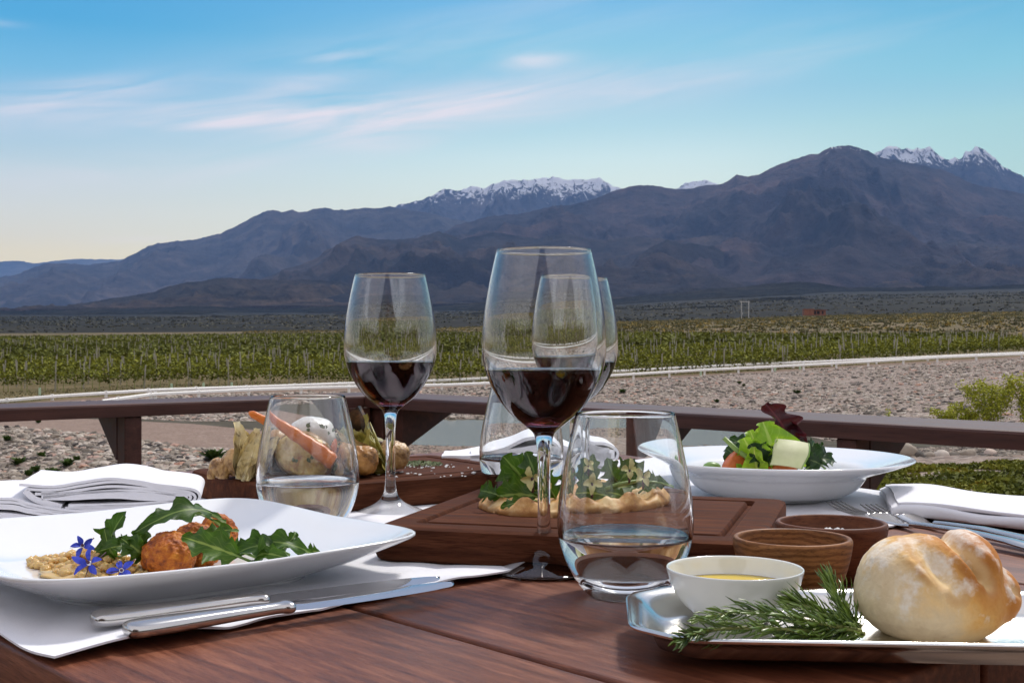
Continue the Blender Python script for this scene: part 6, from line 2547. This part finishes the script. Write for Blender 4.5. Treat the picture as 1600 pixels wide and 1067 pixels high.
# ------------------------------------------------------------------ flatbread
fa, fb = P(752, 800, BZ), P(1062, 790, BZ)
fc_ = (fa + fb) / 2 + Vector((0, 0.012, 0))
flx = (fb - fa).length / 2
V, Fq = sphere_mesh(6)
Vf = np.zeros_like(V)
for i, v in enumerate(V):
    a = math.atan2(v[1], v[0])
    rim = 1 + 0.05 * mnoise.noise(Vector((math.cos(a) * 2.2, math.sin(a) * 2.2, 1.7))) + 0.028 * mnoise.noise(Vector((math.cos(a) * 7, math.sin(a) * 7, 4.0)))
    rr = math.hypot(v[0], v[1])
    x, y = v[0] * flx * rim, v[1] * 0.062 * rim
    n = mnoise.fractal(Vector((x * 60, y * 60, 3.0)), 0.9, 2, 4)
    lip = math.exp(-((rr - 0.86) / 0.12) ** 2)
    top = 0.0068 + 0.0062 * lip * (1 + 1.5 * mnoise.noise(Vector((x * 62, y * 62, 9)))) + 0.0030 * n + 0.0022 * abs(mnoise.noise(Vector((x * 140, y * 140, 5))))
    Vf[i] = (x + 0.0012 * n, y + 0.0012 * n, max(v[2], -0.15) ** 1 * 0 + (0.0004 + top * (max(v[2], 0) ** 0.45) if v[2] > 0 else 0.0))
o = np_mesh("flatbread", Vf, Fq, M['dough'], smooth=True)
o.location = (fc_.x, fc_.y, BZ)
o.rotation_euler = (0, 0, math.atan2((fb - fa).y, (fb - fa).x))
tag(o, "golden blistered flatbread topped with rocket on the middle board", "flatbread")
fl_leaves = [
    (dict(p0=E3(850, 778, 1.00), p1=E3(786, 712, .99), W=.040, face=(-.2, -.95, .1), arch=.006, cup=.2, seed=31), "tall lobed rocket leaf standing left of the big wine stem"),
    (dict(p0=E3(846, 782, .985), p1=E3(822, 705, .985), W=.028, face=(.2, -.95, .1), arch=.006, cup=.25, seed=32), "highest rocket leaf just left of the big wine stem"),
    (dict(p0=E3(850, 778, .975), p1=E3(770, 776, .965), W=.034, face=(0, -.9, .4), arch=.008, cup=.15, seed=33), "wide rocket leaf lying over the left end of the flatbread"),
    (dict(p0=E3(786, 776, .96), p1=E3(750, 766, .97), W=.020, face=(0, -.9, .3), arch=.003, cup=.2, seed=34), "small rocket leaf poking out at the left end of the flatbread"),
    (dict(p0=E3(838, 782, .95), p1=E3(782, 792, .945), W=.013, face=(0, -.8, .5), arch=.003, cup=.2, seed=35), "narrow rocket leaf at the front left of the flatbread"),
    (dict(p0=E3(872, 786, .98), p1=E3(838, 736, .975), W=.026, face=(.1, -.9, .3), arch=.005, cup=.2, seed=36), "dark rocket leaf behind the cream flower on the left"),
    (dict(p0=E3(890, 784, .99), p1=E3(900, 722, .985), W=.030, face=(.3, -.9, .1), arch=.004, cup=.35, seed=37), "curled rocket leaf seen through the left wall of the near water glass"),
    (dict(p0=E3(924, 782, .98), p1=E3(918, 716, .985), W=.018, face=(-.2, -.95, .1), arch=.004, cup=.3, seed=38), "slim upright rocket leaf in the middle of the flatbread"),
    (dict(p0=E3(968, 766, .985), p1=E3(946, 722, .98), W=.024, face=(-.3, -.9, .1), arch=.007, cup=.3, seed=39), "rocket leaf with a curled tip right of the slim upright one"),
    (dict(p0=E3(940, 772, .99), p1=E3(1004, 738, 1.0), W=.030, face=(.1, -.9, .4), arch=.007, cup=.2, seed=40), "broad rocket leaf behind the pale stalk"),
    (dict(p0=E3(1072, 768, .975), p1=E3(968, 760, .97), W=.016, face=(0, -.8, .6), arch=.005, cup=.2, seed=41), "rocket leaf with a long stalk reaching the right end of the flatbread"),
    (dict(p0=E3(962, 786, .955), p1=E3(880, 778, .955), W=.026, face=(0, -.85, .5), arch=.006, cup=.1, seed=42), "flat rocket leaf along the front of the flatbread"),
    (dict(p0=E3(985, 788, .955), p1=E3(940, 776, .96), W=.018, face=(.2, -.85, .5), arch=.004, cup=.1, seed=43), "short rocket leaf hanging over the crust"),
    (dict(p0=E3(900, 780, .97), p1=E3(1000, 766, .985), W=.024, face=(0, -.9, .4), arch=.004, cup=.2, seed=44), "rocket leaf in the dark middle of the heap"),
    (dict(p0=E3(1030, 776, 1.0), p1=E3(970, 730, 1.01), W=.026, face=(.1, -.9, .3), arch=.006, cup=.2, seed=45), "rocket leaf at the back right of the heap"),
    (dict(p0=E3(1000, 778, .985), p1=E3(1040, 756, .99), W=.020, face=(.1, -.8, .5), arch=.004, cup=.2, seed=46), "small rocket leaf near the right cream flowers"),
]
for sp, lb in fl_leaves:
    sp['tw'] = rnd.uniform(-0.6, 0.6)
    sp['ruffle'] = 0.0018
    leaf_thing("rocket_leaf", [dict(sp, stem_mi=1)], LA, lb, "salad leaf", "rocket leaves on the flatbread")
mb = MB()
q0 = E3(942, 772, .96)
tube(mb, [q0 - q0, E3(965, 764, .962) - q0, E3(1000, 758, .967) - q0, E3(1040, 762, .97) - q0, E3(1072, 770, .97) - q0], [.0022, .0020, .0014, .0010, .0007], 8)
o = mb.build("rocket_stalk", M['stalk'], None, True)
o.location = q0
tag(o, "thick pale green stalk lying across the flatbread heap", "stalk")


def cream_flower(c, size, seed, face, label):
    r = random.Random(seed)
    root = empty("cream_flower", c)
    tag(root, label, "flower", "cream flowers on the flatbread")
    fc = Vector(face).normalized()
    a = fc.orthogonal().normalized()
    b = fc.cross(a)
    for i in range(4):
        th = 2 * math.pi * (i + 0.25 * r.random()) / 4 + seed * 0.7
        dr = a * math.cos(th) + b * math.sin(th)
        mb = MB()
        leaf(mb, dr * size * .1, dr * size * r.uniform(.8, 1.1) + fc * (size * .45 * r.uniform(-1, 1)), size * .62, "petal", arch=size * .12, face=fc + Vector((r.uniform(-.5, .5), 0, r.uniform(-.5, .5))), cup=.7, seed=seed + i, n=10, m=5, ruffle=size * .05)
        mb.build("petal", M['petal_cream'], root)
    mb = MB()
    tube(mb, [fc * size * .1, Vector((0, 0, -size * .5)), Vector((0, 0, -size * 1.1))], [size * .10, size * .15, size * .10], 8)
    mb.build("calyx", M['anther'], root)


cream_flower(Q(832, 747, .955), 0.0103, 1, (-.2, -.9, .35), "cream flower left of the big wine stem")
cream_flower(Q(848, 752, .950), 0.0082, 2, (.3, -.9, .3), "cream flower half hidden behind the big wine stem")
cream_flower(Q(918, 762, .945), 0.0103, 3, (.1, -.9, .35), "cream flower facing out in the middle of the flatbread")
cream_flower(Q(910, 735, .975), 0.0074, 4, (-.2, -.8, .5), "small cream flower high among the middle leaves")
cream_flower(Q(984, 741, .960), 0.0094, 5, (.2, -.8, .5), "cream flower at the right of the leaf heap")
cream_flower(Q(1008, 752, .955), 0.0086, 6, (.1, -.85, .4), "rightmost cream flower on the flatbread")
cream_flower(Q(958, 738, .985), 0.0066, 7, (-.1, -.8, .5), "small cream flower behind the curled leaf")

# ------------------------------------------------------------------ roasted vegetables
def VQ(px, py, d):
    return Q(px, py, d)


vd = 1.20
# mushrooms at the left
for (px, py, d, rr, lb) in [(372, 746, 1.19, .0165, "pale roasted mushroom cap beside the endive at the left of the board"), (346, 746, 1.185, .0115, "smaller pale mushroom at the far left of the board"),
                            (563, 742, 1.19, .0185, "browned mushroom right of the near water glass rim on the vegetable board"), (540, 736, 1.22, .0150, "browned mushroom behind the tomato strip"),
                            (612, 735, 1.24, .0185, "pale shallot shaped mushroom at the right end of the vegetables")]:
    c = VQ(px, py, d)
    c.z = VZ
    root = empty("mushroom", c)
    tag(root, lb, "mushroom", "roasted mushrooms on the board")
    mt = M['mushroom_pale'] if "pale" in lb else M['mushroom']
    lump("mushroom_cap", [((0, 0, rr * .95), (rr, rr * .95, rr * .80)), ((0, 0, rr * .70), (rr * .86, rr * .82, rr * .6))], mt, (0, 0, 0), sub=5, rough=.0022, rs_=75, parent=root, seed=px)
    lump("mushroom_stem", [((0, 0, rr * .3), (rr * .35, rr * .35, rr * .6))], M['mushroom_pale'], (-rr * .75, -rr * .5, 0), sub=3, parent=root)
# roasted endive: bundle of leaves
def endive(p0, p1, W, n, label, seed, mats=None):
    r = random.Random(seed)
    mb = MB()
    ax = (p1 - p0).normalized()
    s1_ = ax.cross(Vector((0, 1, 0))).normalized()
    for i in range(n):
        f = (i / max(n - 1, 1) - .5) * 2
        dep = r.uniform(-.5, .5)
        st = p0 + s1_ * (f * W * .16) + Vector((0, dep * W * .3, 0))
        en = p0 + (p1 - p0) * r.uniform(.72, 1.05) + s1_ * (f * W * .62 + r.uniform(-.1, .1) * W) + Vector((0, dep * W * .7, 0))
        leaf(mb, st, en, W * r.uniform(.44, .64), "lettuce", arch=W * r.uniform(.05, .28), face=(f * .7 + r.uniform(-.3, .3), -.85, .15), cup=1.0, seed=seed + i, ruffle=.0022, n=20, m=6, tw=r.uniform(-.5, .5))
        # thick pale rib of each leaf
        mid = st.lerp(en, .45) + Vector((0, -.002, 0))
        tube(mb, [st, mid, st.lerp(en, .85)], [W * .085, W * .065, W * .02], 8)
    c = p0.copy()
    o = mb.build("roasted_endive", mats or M['endive'], None, True)
    o.data.transform(Matrix.Translation(-c))
    o.location = c
    tag(o, label, "endive", "roasted endives on the board")


endive(VQ(380, 750, 1.17), VQ(402, 672, 1.18), .034, 9, "roasted endive standing at the left of the vegetables with charred tips", 3)
endive(VQ(428, 744, 1.23), VQ(440, 680, 1.24), .030, 7, "roasted endive behind the potato half", 13)
endive(VQ(600, 738, 1.22), VQ(552, 664, 1.23), .030, 6, "olive green endive leaves arching at the right of the vegetables", 23, M['endive_green'])
endive(VQ(590, 716, 1.21), VQ(520, 692, 1.21), .022, 3, "pale roasted endive leaf lying across the vegetables", 33)

# potato half
def cut_face(Pn, y0, amp):
    w = amp * (np.sin(Pn[:, 0] * 330 + 1.0) * np.cos(Pn[:, 2] * 290) + 0.6 * np.sin(Pn[:, 0] * 710 + Pn[:, 2] * 520))
    Pn[:, 1] = np.maximum(Pn[:, 1], y0 + w)
    return Pn


c = VQ(462, 748, 1.175)
c.z = VZ
root = empty("potato_half", c)
tag(root, "big roasted potato half with browned flesh in the middle of the board", "potato")
lump("potato_skin", [((0, .010, .0215), (.0335, .024, .0235)), ((.012, .012, .016), (.022, .020, .018))], M['potato_skin'], (0, 0, 0), sub=5, rough=.0012, rs_=60, parent=root, post=lambda Pn, D: cut_face(Pn, -0.0015, 0.0))


def potato_face(Pn, D):
    Pn = cut_face(Pn, -0.0032, 0.0011)
    return Pn


lump("potato_flesh", [((0, .006, .0213), (.0325, .018, .0222)), ((.012, .006, .016), (.0205, .014, .0165))], M['potato'], (0, 0, .0002), sub=5, rough=.0005, rs_=90, parent=root, post=potato_face)
root.rotation_euler = (-0.22, 0.16, -0.10)
c = VQ(420, 740, 1.22)
c.z = VZ
lump("potato_half", [((0, 0, .020), (.022, .020, .021))], M['potato_skin'], c, "dark charred potato piece behind the endive", "potato", sub=4, rough=.002, rs_=60)
# soft cheese ball
c = VQ(489, 706, 1.225)
lump("burrata", [((0, 0, .015), (.026, .022, .0175)), ((.010, -.002, .008), (.020, .018, .014)), ((-.010, 0, .018), (.014, .014, .012))], M['cheese'], c, "round white burrata cheese resting on top of the vegetables", "cheese", sub=5, rough=.0016, rs_=55)
hr_ = random.Random(3)
mb = MB()
for i in range(26):
    px, py = hr_.uniform(455, 540), hr_.uniform(668, 735)
    p = VQ(px, py, 1.20 if py < 700 else 1.168)
    leaf(mb, Vector((0, 0, 0)) + p - c, p - c + Vector((hr_.uniform(-1, 1), -.3, hr_.uniform(-1, 1))) * .005, .004, "plain", arch=.001, face=(0, -1, .3), seed=i, n=4, m=2)
o = mb.build("chopped_herbs", M['herb'], None, True)
o.location = c
stuff(o, "chopped green herbs sprinkled over the cheese and potato", "herbs")
# bulk under the cheese
c = VQ(500, 744, 1.235)
c.z = VZ
lump("roasted_fennel", [((0, 0, .016), (.036, .020, .020)), ((.020, 0, .018), (.022, .018, .018)), ((-.02, .004, .020), (.018, .018, .016))], M['endive'], c, "chunk of roasted fennel under the white cheese", "fennel", sub=5, rough=.003, rs_=55)
c = VQ(560, 740, 1.25)
c.z = VZ
lump("roasted_fennel", [((0, 0, .020), (.020, .018, .024)), ((.016, 0, .016), (.020, .018, .018))], M['endive_green'], c, "dark olive chunk of roasted fennel at the right of the vegetables", "fennel", sub=5, rough=.003, rs_=55)
for _i, (px, py, d, rr, lb) in enumerate([(408, 746, 1.205, .017, "charred dark onion chunk between the endive and the potato half"), (520, 746, 1.205, .015, "charred dark chunk right of the potato half"),
                                          (590, 742, 1.245, .016, "charred dark chunk beside the pale shallot"), (445, 735, 1.25, .020, "charred dark onion behind the potato half")]):
    c = VQ(px, py, d)
    c.z = VZ
    lump("charred_onion", [((0, 0, rr * .9), (rr, rr * .8, rr * .95)), ((rr * .6, 0, rr * .6), (rr * .6, rr * .6, rr * .6))], M['toast'], c, lb, "onion", "charred onions on the board", sub=5, rough=.0035, rs_=70, seed=_i + 20)
# carrot
mb = MB()
a_, b__ = VQ(389, 644, 1.165), VQ(526, 727, 1.160)
cp = []
rad = []
for i in range(30):
    t = i / 29
    p = a_.lerp(b__, t) + Vector((0, 0, 0.0025 * math.sin(math.pi * t)))
    cp.append(p - a_)
    rad.append((0.0028 + 0.0058 * t ** 0.8) * (1 + 0.05 * math.sin(t * 40) + .04 * math.sin(t * 17)) * (0.45 if i == 0 else 1) * (0.8 if i == 29 else 1))
tube(mb, cp, rad, 18)
o = mb.build("roasted_carrot", M['carrot'], None, True, 60)
o.location = a_
tag(o, "long thin orange carrot leaning across the roasted vegetables", "carrot")
mb = MB()
a_, b__ = VQ(520, 722, 1.19), VQ(530, 690, 1.19)
tube(mb, [Vector((0, 0, 0)), (b__ - a_) * .5 + Vector((.001, 0, 0)), b__ - a_], [.005, .005, .0015], 10)
o = mb.build("red_pepper_strip", M['tomato'], None, True)
o.location = a_
tag(o, "short pointed red pepper strip right of the carrot", "pepper strip")
# charred toast
mb = MB()
q0 = VQ(565, 700, 1.25)
vs = [VQ(542, 648, 1.24), VQ(560, 634, 1.24), VQ(577, 668, 1.24), VQ(570, 706, 1.25), VQ(540, 700, 1.25)]
fr_ = [v - q0 + Vector((0, -.004, 0)) for v in vs]
bk_ = [v - q0 + Vector((0.002, .004, 0)) for v in vs]
stack(mb, [bk_, fr_])
o = mb.build("charred_toast", M['toast'], None, False)
o.location = q0
tag(o, "charred pointed piece of flat toast standing at the back of the vegetables", "toast")

# herb heap and salt on the board
hr_ = random.Random(12)
mb = MB()
q0 = P(655, 727, VZ)
for i in range(260):
    a, rr = hr_.random() * 6.283, math.sqrt(hr_.random())
    p = Vector((rr * .026 * math.cos(a), rr * .020 * math.sin(a), .0006 + .004 * (1 - rr) * hr_.random()))
    leaf(mb, p, p + Vector((hr_.uniform(-1, 1), hr_.uniform(-1, 1), hr_.uniform(-.1, .8))) * .0035, .0022, "plain", arch=.0005, face=(0, -.5, .8), seed=i, n=3, m=2)
o = mb.build("chopped_herbs", M['herb'], None, True)
o.location = q0
stuff(o, "small heap of chopped green herbs and salt at the right end of the vegetable board", "herbs")
mb = MB()
for i in range(70):
    if i < 40:
        p = P(655, 729, VZ) + Vector((hr_.gauss(0, .016), hr_.gauss(0, .011), .0008))
    else:
        p = P(hr_.uniform(560, 740), hr_.uniform(727, 746), VZ) + Vector((0, 0, .0006))
    s = .0006 + .0013 * hr_.random() ** 2
    V = D2s * (0.6 + 0.8 * np.array([[hr_.random()] for _ in D2s])) * s * np.array([1.2, 1, .6])
    mb.add([tuple(v + np.array(p - q0)) for v in V], [tuple(f) for f in F2s])
o = mb.build("salt_flakes", M['salt'], None, False)
o.location = q0
stuff(o, "coarse white salt flakes scattered over the vegetable board", "salt")


# ------------------------------------------------------------------ the restaurant house behind the viewer (seen in the reflections)
hs = empty("restaurant_house", (-0.5, -4.2, deck_z))
tag(hs, "dark timber house with a steep gable standing behind the viewer", "house")
mb = MB()
gx, gh, rh, dp = 1.9, 2.5, 4.3, 3.0
vs = []
for y in (0, -dp):
    vs += [(-gx, y, -0.05), (gx, y, -0.05), (gx, y, gh), (0, y, rh), (-gx, y, gh)]
mb.add(vs, [(0, 1, 2, 3, 4), (9, 8, 7, 6, 5), (0, 5, 6, 1), (1, 6, 7, 2), (4, 9, 5, 0), (2, 7, 8, 3), (3, 8, 9, 4)])
mb.build("wall", M['deck'], hs, smooth=False)
mb = MB()
for sg in (-1, 1):
    a_ = Vector((sg * (gx + 0.35), 0, gh - 0.33))
    b_ = Vector((0, 0, rh + 0.06))
    n_v = Vector((-(b_ - a_).z * sg, 0, (b_ - a_).x * sg)).normalized() * 0.06
    if n_v.z < 0:
        n_v = -n_v
    q = []
    for y in (0.4, -dp - 0.2):
        for p_ in (a_, b_, b_ + n_v, a_ + n_v):
            q.append((p_.x, y, p_.z + 0.01))
    mb.add(q, [(0, 1, 2, 3), (7, 6, 5, 4), (0, 4, 5, 1), (1, 5, 6, 2), (2, 6, 7, 3), (3, 7, 4, 0)])
mb.build("roof", M['brick'], hs, smooth=False)
for wx_ in (-0.95, 0.95):
    mb = MB()
    rbox(mb, (wx_, 0.03, 1.35), (0.9, 0.06, 1.3), 0.0, seg=1)
    mb.build("window", M['dark'], hs, smooth=False)


# low hills added out of view behind the viewer to darken the glass reflections
an = np.linspace(math.radians(-168), math.radians(-12), 160)
rows_ = []
for t in np.linspace(0, 1, 14):
    rr_ = 260 + 340 * t
    h_ = (-4.6 + 105 * t ** 0.9 + 16 * t * fbm(an * 6, an * 0 + t * 3, 4, 91))
    rows_.append(np.stack([np.cos(an) * rr_, np.sin(an) * rr_, h_ + 0 * an], -1))
rows_.append(np.stack([np.cos(an) * 720, np.sin(an) * 720, 0 * an - 5.2], -1))
Vh = np.stack(rows_, 0)
nr_, nc_ = Vh.shape[:2]
i_, j_ = np.meshgrid(np.arange(nr_ - 1), np.arange(nc_ - 1), indexing='ij')
b_i = i_ * nc_ + j_
struct(np_mesh("added_rear_hills", Vh.reshape(-1, 3), np.stack([b_i, b_i + 1, b_i + nc_ + 1, b_i + nc_], -1).reshape(-1, 4), ROCK['plain'], smooth=True), "low dark hills added behind the viewer to darken the glass reflections")
